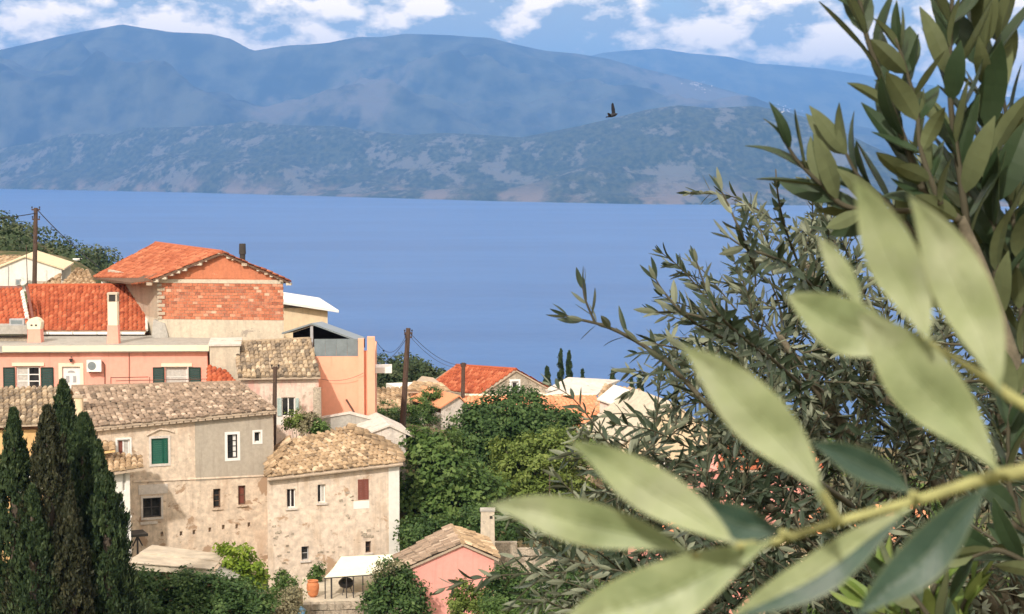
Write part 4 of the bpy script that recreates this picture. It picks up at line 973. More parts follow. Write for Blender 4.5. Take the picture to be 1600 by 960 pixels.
def simple_house(name, label, fx, base_z, eave_py, roof_pts, wmat, tmat, wins=(), depth=6, cw=.3, rl=.42, amp=.7, single=False, fascia=None, deck='mortar'):
    """house with one roof slope towards us: roof_pts = four (px, py, distance): eave left, eave right, ridge right, ridge left"""
    f = Fac(*fx); h = empty(name, mid_base(f, base_z + 1.0), label, 'house'); holes = []
    for w in wins: window(h, f, w[0], holes, w[1], 1, 0, 'plaster_white', w[2] if len(w) > 2 else None, .12, .06)
    wall(h, f, 0, f.len, base_z, f.uz((fx[0]+fx[2])/2, eave_py)[1], holes, depth, wmat)
    q = [P(*p) for p in roof_pts]; mb = MB(); slab(mb, q, .12)
    b1, b0 = q[2] + (q[2]-q[1]), q[3] + (q[3]-q[0]); b1.z = q[1].z; b0.z = q[0].z; slab(mb, [q[3], q[2], b1, b0], .12)
    mb.poly([q[1] - Vector((0, 0, .12)), b1 - Vector((0, 0, .12)), q[2] - Vector((0, 0, .12))]); mb.poly([q[0] - Vector((0, 0, .12)), q[3] - Vector((0, 0, .12)), b0 - Vector((0, 0, .12))])
    r = mb.build('roof', MATS[deck], h)
    if tmat: tiles(r, *q, cw, rl, tmat, single, rng, .05, amp)
    if fascia:
        mb = MB(); mb.tube([q[3] + Vector((0, 0, .06)), q[2] + Vector((0, 0, .06))], .16, 6); mb.build('ridge_cap', MATS[fascia], r)
    return h, f, r
simple_house('pale_roof_house', 'house with plain pale grey roof below the skyline cypresses', (836, 150, 928, 150), 126, 620, [(832, 619, 149.5), (930, 619, 149.5), (950, 601, 155), (888, 589.5, 155)], 'plaster_cream', None, deck='plaster_whitewash')
simple_house('long_orange_house', 'long house with salmon tiled roof and cream ridge above the big tree', (722, 138.5, 945, 138.5), 124, 646, [(718, 645, 138), (950, 645, 138), (930, 619, 143), (724, 620, 143)], 'plaster_cream', 'tile_salmon', fascia='paint_cream', wins=(((880, 650, 890, 662), 'paint_white'),))
simple_house('low_orange_house', 'small house with salmon roof right of the large tree', (880, 128.5, 962, 129.5), 122, 694, [(893, 693, 128), (966, 690, 129), (966, 641, 134), (893, 643, 133.5)], 'plaster_cream', 'tile_salmon')
h, f, r = simple_house('mottled_roof_house', 'house with mottled stone tiled roof and white chimney', (922, 139, 1000, 140), 126, 645, [(926, 645, 138.5), (1010, 648, 139.5), (1003, 611, 145), (946, 602, 144.5)], 'plaster_white', 'tile_gold', cw=.36, rl=.5, amp=.8, single=True)
chimney(h, 978, 136.8, .7, 612, 622, 660, 'plaster_white', 'plaster_white', True)
def gabled(name, label, fx, pts, base_z, wmat, rmat, tm=None, wins=(), depth=6, cat='house'):
    """gable wall towards us: pts = left eave, peak, right eave (px, py)"""
    f = Fac(*fx); h = empty(name, mid_base(f, base_z + 1), label, cat); holes = []
    (u0, z0), (uP, zP), (u1, z1) = [f.uz(*p) for p in pts]; zb = min(z0, z1) - .15
    for w in wins: window(h, f, w[0], holes, w[1], 1, 0, None, w[2] if len(w) > 2 else None, .12, .06)
    wall(h, f, u0, u1, base_z, zb, holes, depth, wmat, [(u0, z0), (uP, zP), (u1, z1)])
    bk = -f.n * (depth + .3); a, b, c = f.pt(u0 - .15, z0 + .03, .18), f.pt(uP, zP + .12, .18), f.pt(u1 + .15, z1 + .03, .18)
    mb = MB(); slab(mb, [a, b, b + bk, a + bk], .1); slab(mb, [b, c, c + bk, b + bk], .1); r = mb.build('roof', MATS[rmat], h)
    if tm: tiles(r, a + bk, a, b, b + bk, .3, .42, tm, False, rng, .05, .8); tiles(r, c, c + bk, b + bk, b, .3, .42, tm, False, rng, .05, .8)
    return h, f, r
gabled('grey_gable_shed', 'grey rendered gable shed in front of the orange roofed house', (689, 131, 736, 132), [(689, 637), (716, 620), (735, 641)], 124, 'plaster_whitewash', 'tile_salmon', None, (((699, 665, 712, 678), 'grey_metal'),), cat='shed')
gabled('white_gable_cottage', 'small bright white gabled cottage partly behind olive twigs', (985, 127, 1030, 127.6), [(984, 641), (1008, 620), (1031, 640)], 121, 'plaster_white', 'plaster_white', None)
gabled('cream_gable_house', 'large cream gabled house behind the olive twigs', (965, 118, 1105, 119.5), [(965, 700), (1052, 632), (1105, 672)], 119, 'plaster_cream', 'concrete_pale', None, (((1030, 716, 1048, 744), 'paint_white'), ((1075, 740, 1096, 776), 'paint_white', 'curtain')), 8)
simple_house('rose_house', 'rose walled house with orange roof glimpsed through the olive', (1130, 104.5, 1280, 106), 118, 735, [(1122, 736, 104), (1290, 732, 105.5), (1240, 668, 111), (1140, 668, 110)], 'paint_rose', 'tile_orange', wins=(((1163, 760, 1203, 786), 'paint_white', 'paint_white'),))
simple_house('peach_house', 'peach walled cottage low behind the olive branches', (1030, 97, 1180, 98), 117, 846, [(1024, 846, 96.6), (1188, 844, 97.6), (1170, 800, 102), (1045, 800, 101.5)], 'paint_rose', 'tile_salmon', wins=(((1060, 872, 1080, 900), 'paint_white'),))
simple_house('sandy_house', 'sandy plastered house behind the lower right olive leaves', (1240, 93, 1460, 95), 115, 850, [(1230, 850, 92.5), (1470, 846, 94.5), (1440, 790, 99), (1260, 790, 98)], 'plaster_cream', 'tile_salmon', wins=(((1300, 880, 1330, 925), 'paint_white', 'paint_white'),))
# low stone houses and shrubs' walls between the poles
simple_house('rubble_cottage', 'low rubble cottage with tan roof beside the wooden utility pole', (588, 133, 640, 134), 126, 640, [(586, 640, 132.6), (646, 640, 133.5), (640, 606, 138), (590, 608, 137.5)], 'rubble_stone', 'tile_gold', cw=.36, rl=.5, single=True)
simple_house('white_villa', 'white villa with climbing shrubs below the orange tiled roof', (640, 136, 700, 137), 126, 612, [(636, 612, 135.6), (704, 612, 136.6), (690, 600, 141), (648, 598, 140.5)], 'plaster_white', 'tile_gold', (((652, 622, 662, 634), 'paint_white'), ((676, 640, 690, 660), 'paint_brown', 'paint_brown')), cw=.36, rl=.5)

# house standing left of the large stone house, behind the cypresses
def left_house():
    f = Fac(-70, 98.0, 122, 99.0)
    h = empty('ochre_wall_house', mid_base(f, 129), 'house with grey ribbed tile roof and ochre wall behind the cypresses', 'house')
    wall(h, f, 0, f.len, 126, f.uz(40, 672)[1], [], 6.2, 'plaster_ochre')
    EL, ER, RR, RL = P(-75, 668, 97.7), P(96, 661, 98.3), P(90, 607, 103), P(-75, 608, 102.6)
    mb = MB(); slab(mb, [EL, ER, RR, RL], .12); r = mb.build('roof', MATS['mortar'], h); tiles(r, EL, ER, RR, RL, .3, .45, 'tile_grey', True, rng, .05, 1.0)
    mb = MB(); c = P(122, 650, 98.4); mb.box((c.x - .2, c.y, 134.5), (.4, 0, 0), (0, .4, 0), (0, 0, P(122, 622, 98.4).z - 134.5)); ch = mb.build('chimney', MATS['plaster_cream'], h)
    mb = MB(); mb.box((c.x - .26, c.y - .06, P(122, 622, 98.4).z + .003), (.52, 0, 0), (0, .52, 0), (0, 0, .12)); mb.build('chimney_cap', MATS['mortar'], ch)
    boxpart(h, 'plaster_band', f, *f.rect((20, 740, 110, 770)), .002, .05, 'plaster_white')
left_house()

# ------------------------------------------------------------------ pink outhouse, awning terrace, shed
def rose_outhouse():
    f = Fac(640, 85.6, 778, 86.8)
    h = empty('rose_outhouse', mid_base(f, 127.5), 'rose pink gabled outhouse with old tile roof at the bottom of the slope', 'house')
    u0, z0 = f.uz(645, 883); uP, zP = f.uz(722, 853); u1, z1 = f.uz(772, 873)
    run = (P(705, 824, 91.2) - f.pt(uP, zP)) * .8 + Vector((.35, 0, 0)); run.z = -.25
    mb = MB(); fr = [(u0, 126), (u1, 126), (u1, z1), (uP, zP), (u0, z0)]
    mb.poly([f.pt(*q) for q in fr]); mb.poly([f.pt(*q) + run for q in reversed(fr)])
    mb.poly([f.pt(u0, 126) + run, f.pt(u0, 126), f.pt(u0, z0), f.pt(u0, z0) + run]); mb.poly([f.pt(u1, 126), f.pt(u1, 126) + run, f.pt(u1, z1) + run, f.pt(u1, z1)]); mb.build('wall', MATS['paint_rose'], h)
    pk, bk = f.pt(uP, zP + .12, .12), P(705, 823, 91.6); el = f.px(638, 886, .12); bl = el + (bk - pk); bl = P(614, 873, 90.8); er = f.px(779, 874, .12); be = P(760, 842, 91.6)
    mb = MB(); slab(mb, [el, pk, bk, bl], .1); slab(mb, [pk, er, be, bk], .1); r = mb.build('roof', MATS['mortar'], h)
    tiles(r, bl, el, pk, bk, .3, .4, 'tile_old', True, rng, .1, .8); tiles(r, er, be, bk, pk, .3, .4, 'tile_gold', True, rng, .1, .8)
    mb = MB(); mb.tube([pk + Vector((0, 0, .05)), bk + Vector((0, 0, .05))], .11, 6); mb.build('ridge_cap', MATS['tile_gold'], r)
    c = P(762, 855, 93); zt = P(762, 798, 93).z
    k = empty('stone_pillar', (c.x, c.y, 127), 'free standing weathered chimney stack behind the rose outhouse', 'chimney')
    mb = MB(); mb.hexa([(c.x-.4, c.y-.3, 127), (c.x+.4, c.y-.3, 127), (c.x+.4, c.y+.3, 127), (c.x-.4, c.y+.3, 127)], [(c.x-.33, c.y-.3, zt), (c.x+.33, c.y-.3, zt), (c.x+.33, c.y+.3, zt), (c.x-.33, c.y+.3, zt)]); mb.build('shaft', MATS['concrete_pale'], k)
    mb = MB(); mb.box((c.x - .37, c.y - .34, zt + .003), (.74, 0, 0), (0, .68, 0), (0, 0, .09)); mb.build('cap', MATS['concrete'], k)
    mb = MB(); mb.box((c.x + .1, c.y - .32, zt - .35), (.14, 0, 0), (0, .015, 0), (0, 0, .14)); mb.build('vent', MATS['soot'], k)
    # small rubble wall right of it
    g = Fac(772, 95, 880, 95); w = empty('rubble_garden_wall', mid_base(g, 126), 'rubble garden wall right of the chimney stack', 'wall')
    for k2 in range(3):
        boxpart(w, 'wall_section', g, g.len * k2 / 3, 125, g.len * (k2 + .995) / 3, g.uz(800, 848 + 10 * k2)[1], -.4, 0, 'rubble_stone')
rose_outhouse()
def awning_terrace():
    A, B, C, D = P(506, 904, 90.2), P(604, 897, 90.6), P(622, 866, 94), P(533, 870, 94)
    h = empty('white_awning', P(560, 950, 91), 'cream white cloth awning on thin posts against the stone cottage', 'awning')
    mb = MB(); M1, M2 = A.lerp(D, .5) - Vector((0, 0, .07)), B.lerp(C, .5) - Vector((0, 0, .07))
    slab(mb, [A, B, M2, M1], .02); slab(mb, [M1, M2, C, D], .02); mb.build('cloth', MATS['awning_cloth'], h)
    mb = MB(); mb.tube([A, B], .03, 6); mb.build('front_bar', MATS['iron'], h)
    for t in (.02, .12, .36, .47, .62, .8, .98):
        p = A.lerp(B, t); mb = MB(); mb.tube([p, Vector((p.x, p.y, 126.6))], .03 if t != .12 else .045, 6); mb.build('post', MATS['iron'], h)
    g = Fac(470, 89.0, 640, 89.6); w = empty('terrace_wall', mid_base(g, 127), 'low rough stone terrace wall below the awning', 'wall')
    z1 = g.uz(520, 943)[1]; n = 9; st = []
    for i in range(4):
        for k in range(13):
            a, b = (k + (i % 2) * .5) / 13.5, (k + .95 + (i % 2) * .5) / 13.5; mb = MB(); zz = z1 - .32 * (i + 1)
            g.box(mb, g.len * a, zz + rng.uniform(0, .03), g.len * b, zz + .3, -.5, rng.uniform(0, .06)); mb.build('stone', MATS['rubble_stone'], w)
    boxpart(w, 'terrace_floor', g, 0, z1 - .3, g.len, z1 - .02, -6, -.502, 'concrete_pale')
    j = P(487, 940, 90.0); prof = [(.13, 0), (.24, .12), (.31, .42), (.30, .62), (.24, .74), (.27, .78), (.27, .82), (.2, .82), (.19, .7)]
    mb = MB(); n = 18; s = .98; zj = z1 - .02
    for (r0, a0), (r1, a1) in zip(prof, prof[1:]):
        for k in range(n):
            t0, t1 = 2*math.pi*k/n, 2*math.pi*(k+1)/n; q = lambda r, a, t: (j.x + r*s*math.cos(t), j.y + .6 + r*s*math.sin(t), zj + a*s)
            mb.poly([q(r0, a0, t0), q(r0, a0, t1), q(r1, a1, t1), q(r1, a1, t0)])
    tag(mb.build('clay_jar', MATS['terracotta'], None, True), 'orange terracotta jar on the terrace beside the awning', 'jar')
    b = P(541, 945, 91.2); k = empty('kettle_barbecue', (b.x, b.y, z1), 'black round barbecue under the white awning', 'barbecue')
    mb = MB(); n = 16; pr = [(.02, 1.12), (.22, 1.05), (.36, .85), (.38, .72), (.30, .5), (.1, .38), (.02, .36)]
    for (r0, a0), (r1, a1) in zip(pr, pr[1:]):
        for q in range(n):
            t0, t1 = 2*math.pi*q/n, 2*math.pi*(q+1)/n; v = lambda r, a, t: (b.x + r*math.cos(t), b.y + r*math.sin(t), z1 + a * .72)
            mb.poly([v(r0, a0, t1), v(r0, a0, t0), v(r1, a1, t0), v(r1, a1, t1)])
    mb.build('bowl', MATS['black_plastic'], k, True)
    for t in (0, 2.1, 4.2):
        mb = MB(); mb.tube([(b.x + .2*math.cos(t), b.y + .2*math.sin(t), z1 + .32), (b.x + .33*math.cos(t), b.y + .33*math.sin(t), z1 - .02)], .018, 6); mb.build('leg', MATS['iron'], k)
    p = P(470, 953, 85.5); zg = ground_z(p.x, p.y)
    c = empty('blue_water_jug', (p.x, p.y, p.z - .2), 'small pale blue plastic jug near the bottom edge', 'jug')
    mb = MB(); mb.tube([(p.x, p.y, p.z - .6), (p.x, p.y, p.z), (p.x, p.y, p.z + .1), (p.x, p.y, p.z + .14)], [.13, .13, .05, .05], 10); mb.build('body', MATS['paint_pale_blue'], c)
    mb = MB(); mb.tube([(p.x + .08, p.y, p.z + .1), (p.x + .2, p.y, p.z), (p.x + .12, p.y, p.z - .25)], .02, 6); mb.build('handle', MATS['paint_pale_blue'], c)
flat('paint_pale_blue', (0.25, 0.5, 0.75), 0.4)
awning_terrace()
def lean_shed():
    h = empty('tin_roof_shed', P(275, 930, 88), 'long low shed with flat beige sheet roof behind the dark hedge', 'shed')
    A, B, C, D = P(196, 878, 86.6), P(333, 889, 87.2), P(351, 868, 90.2), P(238, 853, 92.0)
    for k in range(2):
        t0, t1 = k / 2, (k + 1) / 2; mb = MB(); up = Vector((0, 0, .05 * k))
        slab(mb, [A.lerp(D, t0) + up, B.lerp(C, t0) + up, B.lerp(C, min(1, t1 + .04)) + up, A.lerp(D, min(1, t1 + .04)) + up], .05); mb.build('roof_sheet', MATS['shed_sheet'], h)
    mb = MB(); dz = Vector((0, 0, -.06)); mb.hexa([A + Vector((0, .1, -.38)), B + Vector((0, .1, -.34)), B + Vector((0, .25, -.34)), A + Vector((0, .25, -.38))], [A + Vector((0, .1, -.06)), B + Vector((0, .1, -.06)), B + Vector((0, .25, -.06)), A + Vector((0, .25, -.06))]); mb.build('fascia', MATS['concrete_pale'], h)
    n = 14
    for k in range(n):
        a, b = A.lerp(B, .04 + .92*k/n) + Vector((0, .5, 0)), A.lerp(B, .04 + .92*(k+.94)/n) + Vector((0, .5, 0))
        mb = MB(); mb.hexa([(a.x, a.y, 126), (b.x, b.y, 126), (b.x, b.y + .06, 126), (a.x, a.y + .06, 126)], [(a.x, a.y, a.z - .1), (b.x, b.y, b.z - .1), (b.x, b.y + .06, b.z - .1), (a.x, a.y + .06, a.z - .1)], rng.random()); mb.build('plank', MATS['timber'], h)
    mb = MB(); mb.hexa([B + Vector((0, .3, -.4)), B + Vector((1.05, .5, -.75)), C + Vector((.9, 0, -.7)), C + Vector((0, 0, -.3))], [B + Vector((0, .3, -.28)), B + Vector((1.05, .5, -.62)), C + Vector((.9, 0, -.58)), C + Vector((0, 0, -.2))]); mb.build('side_sheet', MATS['concrete'], h)
lean_shed()

# ------------------------------------------------------------------ poles and cables
def pole(label, base, top, r0, r1, arms=(), cat='utility pole', name='utility_pole'):
    h = empty(name, base, label, cat)
    mb = MB(); mb.tube([base, base.lerp(top, .5), top], [r0, (r0+r1)/2, r1], 10, .5); mb.build('shaft', MATS['timber_pole'], h)
    for off, w in arms:
        c = top - Vector((0, 0, off)); mb = MB(); mb.box(c + Vector((-w/2, -.05, -.05)), (w, 0, 0), (0, .1, 0), (0, 0, .1)); a = mb.build('crossarm', MATS['timber_pole'], h)
        for s in (-.45, .45):
            p = c + Vector((w * s, -.02, .05)); mb = MB(); mb.tube([p, p + Vector((0, 0, .06)), p + Vector((0, 0, .07)), p + Vector((0, 0, .16))], [.02, .02, .05, .04], 8); mb.build('insulator', MATS['black_plastic'], a)
    return h
b = P(51, 470, 125); t = P(56, 325, 125); pole('dark wooden utility pole in front of the white gabled house', Vector((b.x, b.y, 138)), t, .17, .13, ((.12, .55), (.75, .5)))
TOP1 = t
t2 = P(638, 513, 116); b2 = P(627, 672, 116); pole('leaning wooden utility pole right of the salmon house', Vector((b2.x, b2.y, b2.z - 1.0)), t2, .2, .14, ((.3, .5), (.55, .45)))
t3 = P(724, 567, 142); b3 = P(722, 640, 142); pole('short dark utility pole against the orange roof', Vector((b3.x, b3.y, b3.z - 3)), t3, .17, .14, ((.25, .4),))
t4 = P(430, 573, 103.4); b4 = P(427, 662, 103.4); pole('wooden pole with small cap between stone house and faded cottage', Vector((b4.x, b4.y, b4.z - 2)), t4, .13, .11, ((.1, .4),))
t5 = P(859, 737, 96); b5 = P(858, 800, 96); pole('thin pale metal stake in the shrubs right of the big tree', Vector((b5.x, b5.y, b5.z - 4)), t5, .035, .03, (), 'stake', 'metal_stake')
t6 = P(42, 396, 133); pole('thin aerial mast on the white gabled house', Vector((t6.x, t6.y, 141)), P(41, 383, 133), .03, .025, (), 'aerial mast', 'aerial_mast')
def cable(label, a, b, sag, r=.022):
    mb = MB(); mb.tube(catenary(a, b, sag), r, 5); tag(mb.build('overhead_cable', MATS['cable']), label, 'cable')
cable('dark cable running left from the utility pole out of the picture', TOP1 + Vector((0, -.1, -.35)), P(-120, 332, 118), .35, .03)
cable('thick cable sloping from left utility pole to the brick house roof', TOP1 + Vector((.1, -.1, -.1)), P(153, 416, 124.5), .18, .032)
cable('thin cable from the leaning pole down towards salmon house', t2 - Vector((.1, 0, .6)), P(600, 566, 111), .2, .018)
cable('second thin cable from leaning pole towards the salmon pilaster', t2 - Vector((.1, 0, .35)), P(587, 532, 109.8), .9, .014)
cable('thin cable from leaning pole to the short pole', t2 - Vector((-.1, 0, .3)), t3 - Vector((0, 0, .2)), .5, .016)
cable('lower cable from leaning pole to orange roof', t2 - Vector((-.1, 0, .5)), P(716, 574, 150), .5, .014)
cable('cable hanging along the salmon wall', P(500, 592, 109.1), P(568, 583, 109.1), .25, .012)

# ------------------------------------------------------------------ the bird over the far coast
def bird():
    d = 62.0; c = P(958, 178, d); s = d / F     # metres per pixel there
    h = empty('bird', c, 'dark bird flying with raised wings in front of the far hills', 'bird')
    mb = MB(); v = lambda x, z, y=0: Vector((c.x + x*s, c.y + y*s, c.z + z*s))
    mb.tube([v(7, 0, 3), v(5, -.5, 1), v(2, -1.5, 0), v(-2, -2.5, -1), v(-6, -4, -2), v(-9, -5, -3)], [.01, .035, .06, .06, .035, .015], 8); mb.build('body', MATS['bird_feather'], h, True)
    for pts in ([v(3.8, -2, 0), v(2.8, 7, -1), v(.4, 16, -3), v(-1.6, 17, -3), v(-3.0, 14, -3), v(-3.0, 7, -2), v(-1.6, -2.5, 0)], [v(-3, -3, -2), v(-5, 0, -10), v(-8.5, 1, -18), v(-10, -.5, -18), v(-8, -3, -9), v(-5.5, -4, -2)]):
        mb = MB(); mb.prism(pts, (0, .012, 0)); mb.build('wing', MATS['bird_feather'], h)
    mb = MB(); mb.prism([v(-8, -4.4, -2), v(-11, -4, -3), v(-12, -6.4, -3), v(-8, -5.6, -2)], (0, .01, 0)); mb.build('tail', MATS['bird_feather'], h)
bird()
# far settlement: white specks of houses on the hazy slopes (too far to tell apart)
from mathutils.bvhtree import BVHTree
RANGES = [bpy.data.objects[n] for n in ('coast_hills', 'mountain_range', 'hazy_mountain')]
TREES = [BVHTree.FromPolygons([v.co for v in o.data.vertices], [p.vertices for p in o.data.polygons]) for o in RANGES]
mb = MB()
for k in range(44):
    px, py = rng.choice([(1100, 138), (1085, 132), (1212, 168), (1230, 173), (1216, 166)]); d = ray(px + rng.gauss(0, 11), py + rng.gauss(0, 2.2)).normalized()
    hits = [t.ray_cast(CAMP, d) for t in TREES]; hits = [h_ for h_ in hits if h_[0] is not None]
    if not hits: continue
    c = min(hits, key=lambda h_: h_[3])[0]; s = rng.uniform(6, 12); mb.box((c.x, c.y - s, c.z - 6), (s, 0, 0), (0, s, 0), (0, 0, 6 + s * .45))
tag(mb.build('far_village', MATS['plaster_whitewash']), 'tiny white far village houses on the hazy slope', 'village', kind='stuff')

# ------------------------------------------------------------------ vegetation
def foliage(name, dark, mid_, light, trans=0.32, rough=0.6, spec=0.3):
    m = NT(name); n = m.noise(0.9, 4, 0.6)
    c = m.ramp(m.tint(), (0.0, dark), (0.55, mid_), (1.0, light))
    c = m.mix(m.math('MULTIPLY', m.thr(n, 0.4, 0.65), 0.35), c, mid_)
    m.done(c, rough, spec)
    if trans:
        tr = m.new('ShaderNodeBsdfTranslucent'); m.l.new(c, tr.inputs[0]); mx = m.new('ShaderNodeMixShader'); mx.inputs[0].default_value = trans
        m.l.new(m.b.outputs[0], mx.inputs[1]); m.l.new(tr.outputs[0], mx.inputs[2]); m.l.new(mx.outputs[0], m.out.inputs['Surface'])
    return m.m
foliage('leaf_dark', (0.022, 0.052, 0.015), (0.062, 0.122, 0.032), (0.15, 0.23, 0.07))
foliage('leaf_mid', (0.042, 0.085, 0.019), (0.10, 0.175, 0.042), (0.21, 0.29, 0.085))
foliage('leaf_light', (0.07, 0.115, 0.022), (0.15, 0.21, 0.042), (0.27, 0.33, 0.09))
foliage('leaf_vine', (0.09, 0.16, 0.02), (0.20, 0.30, 0.03), (0.36, 0.44, 0.06), 0.35)
foliage('leaf_cypress', (0.014, 0.030, 0.012), (0.038, 0.066, 0.024), (0.09, 0.125, 0.048), 0.1)
foliage('leaf_cypress_brown', (0.018, 0.022, 0.011), (0.042, 0.048, 0.022), (0.10, 0.095, 0.05), 0.1)
foliage('leaf_wood', (0.020, 0.040, 0.014), (0.048, 0.078, 0.028), (0.12, 0.14, 0.065), 0.15)
foliage('leaf_dry', (0.10, 0.09, 0.05), (0.22, 0.20, 0.11), (0.42, 0.38, 0.24), 0.2)
m = NT('bark'); n = m.noise(6.0, 6, 0.65, m.scaled(m.pos(), (3, 3, 0.6))); m.bump(n, 0.8, 0.03); m.done(m.ramp(n, (0.3, (0.055, 0.042, 0.03)), (0.7, (0.15, 0.12, 0.09))), 0.9, 0.2)
m = NT('olive_bark'); n = m.noise(60.0, 6, 0.65); m.bump(n, 0.6, 0.003); m.done(m.ramp(n, (0.3, (0.075, 0.065, 0.045)), (0.7, (0.19, 0.165, 0.115))), 0.85, 0.2)
nr = np.random.RandomState(7)
def unit(v): return v / np.maximum(np.linalg.norm(v, axis=-1, keepdims=True), 1e-9)
def leaf_faces(C, D, N, L, W):
    """diamond leaves: centres C, directions D, normals N, lengths L, widths W -> vertices, faces"""
    D = unit(D); S = unit(np.cross(D, N)); L = L[:, None]; W = W[:, None]
    b = C - D * L * .5; t = C + D * L * .5; bow = unit(np.cross(S, D)) * L * .08
    V = np.stack([b, C + S * W * .5 - D * L * .05 + bow, t, C - S * W * .5 - D * L * .05 + bow], 1).reshape(-1, 3)
    return V, np.arange(len(C) * 4).reshape(-1, 4)
def crown_points(lobes, clusters, per, spread, fill=0.35):
    pts, nrm, tn = [], [], []
    vol = np.array([l[1] * l[2] for l in lobes]); cnt = np.maximum(6, (clusters * vol / vol.sum()).astype(int))
    for (c, rx, rz), k in zip(lobes, cnt):
        d = unit(nr.randn(k, 3)); rr = 1 - fill * nr.rand(k) ** 1.6
        cc = np.array(c) + d * np.array([rx, rx, rz]) * rr[:, None]
        q = nr.randn(k, per, 3) * spread * np.array([1, 1, .7])
        pts.append((cc[:, None] + q).reshape(-1, 3)); nrm.append(np.repeat(d, per, 0))
        tn.append(np.repeat(nr.rand(k) * .7, per))
    return np.concatenate(pts), np.concatenate(nrm), np.concatenate(tn)
def crown_mesh(name, lobes, clusters, per, spread, leaf, mat, parent, fill=.35, up=.5):
    p, n, t = crown_points(lobes, clusters, per, spread, fill); k = len(p)
    N = unit(n + nr.randn(k, 3) * .55 + np.array([0, 0, up])); D = np.cross(N, nr.randn(k, 3)); L = leaf * (.6 + .8 * nr.rand(k))
    V, Fq = leaf_faces(p, D, N, L, L * (.45 + .3 * nr.rand(k)))
    return np_mesh(name, V, Fq, MATS[mat], parent, False, np.clip(t + nr.rand(k) * .35, 0, 1))
def tree(name, label, base_px, d, lobes_px, mat, clusters, per, spread, leaf, cat='tree', group=None, trunk_r=.22, fill=.35, extra=None):
    """lobes_px: (px, py, distance offset, radius across, radius up)"""
    lobes = [(P(x, y, d + dd), rx, rz) for x, y, dd, rx, rz in lobes_px]
    g = P(base_px, 700, d); gz = ground_z(g.x, g.y); base = Vector((g.x, g.y, gz - .2))
    h = empty(name, Vector((g.x, g.y, gz)), label, cat, group)
    fork = base.lerp(sum((l[0] for l in lobes), Vector()) / len(lobes), .45); mb = MB()
    mb.tube([base, base.lerp(fork, .5) + Vector((.05, 0, 0)), fork], [trunk_r * 1.25, trunk_r, trunk_r * .85], 9)
    for c, rx, rz in lobes: mb.tube([fork, fork.lerp(c, .5) + Vector((0, 0, .1 * rz)), c], [trunk_r * .6, trunk_r * .35, trunk_r * .1], 6)
    mb.build('trunk', MATS['bark'], h, True)
    crown_mesh('crown', lobes, clusters, per, spread, leaf, mat, h, fill)
    return h
tree('broadleaf_tree', 'large dark green broad crowned tree in the middle of the slope', 790, 113, [(800, 650, 0, 2.2, 1.7), (762, 680, -.5, 2.0, 1.7), (850, 672, 0, 1.9, 1.5), (735, 668, 0, 1.3, 1.1), (822, 634, .5, 1.3, .8), (880, 660, .5, 1.1, .9), (780, 725, -1, 2.2, 1.8), (745, 650, 0, .9, .8)], 'leaf_dark', 560, 36, .24, .24)
tree('broadleaf_tree', 'lighter green bushy tree in front of the large dark tree', 850, 107, [(850, 725, 0, 2.0, 1.5), (790, 705, 0, 1.0, .8), (805, 745, -.5, 1.6, 1.3), (885, 715, 0, 1.2, 1.1), (885, 760, 0, 1.2, 1.3), (840, 785, -1, 1.9, 1.5), (820, 700, 0, 1.0, .8), (870, 690, .3, 1.0, .8)], 'leaf_light', 460, 36, .22, .21)
tree('fig_tree', 'leafy fig tree right beside the stone cottage', 690, 104, [(668, 715, 0, 1.2, 1.1), (702, 742, -.5, 1.5, 1.3), (652, 765, -.5, 1.2, 1.3), (722, 790, -1, 1.5, 1.3), (672, 805, -1, 1.4, 1.3), (752, 768, 0, 1.3, 1.2), (700, 700, .3, .9, .8), (655, 690, .3, .7, .7), (640, 800, 0, .8, 1.2)], 'leaf_mid', 430, 26, .26, .32)
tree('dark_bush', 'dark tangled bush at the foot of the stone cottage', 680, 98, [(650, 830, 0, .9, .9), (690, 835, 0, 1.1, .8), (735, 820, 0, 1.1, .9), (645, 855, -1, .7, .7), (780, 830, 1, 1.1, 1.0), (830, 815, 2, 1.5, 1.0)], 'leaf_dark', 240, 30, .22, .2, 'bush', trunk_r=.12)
# shrubs on the slope between poles and villas
SH = [(606, 645, 126, .9, .8, 'leaf_dark', 'dark shrub beside the salmon house corner'), (652, 632, 131, .7, .6, 'leaf_mid', 'climbing shrub left of the white villa front'), (668, 645, 130, .6, .8, 'leaf_dark', 'dark shrub in front of the white villa'), (642, 660, 124, .6, .6, 'leaf_dark', 'small dark shrub at the foot of the leaning pole'),
      (676, 615, 133, .6, .4, 'leaf_mid', 'small shrub under the orange roof eave'), (662, 690, 112, .9, .7, 'leaf_mid', 'rounded green shrub behind the fig tree'), (700, 690, 118, .8, .8, 'leaf_light', 'light green shrub below the grey gable shed'), (618, 660, 118, .6, .6, 'leaf_dark', 'dark low shrub left of the leaning pole'),
      (463, 655, 103.2, .55, .5, 'leaf_light', 'yellow green shrub below the faded cottage window'), (485, 660, 102.6, .5, .45, 'leaf_dry', 'dry flowering shrub beside the faded cottage'), (500, 668, 102.4, .35, .5, 'leaf_mid', 'small green shrub left of the grey garden wall')]
for px, py, d, rx, rz, mt, lb in SH:
    tree('shrub', lb, px, d, [(px, py, 0, rx, rz), (px + rx * 14, py + 6, .3, rx * .7, rz * .7), (px - rx * 14, py + 8, -.2, rx * .7, rz * .7)], mt, 60, 24, .13, .15, 'shrub', 'shrubs between the houses', .05)
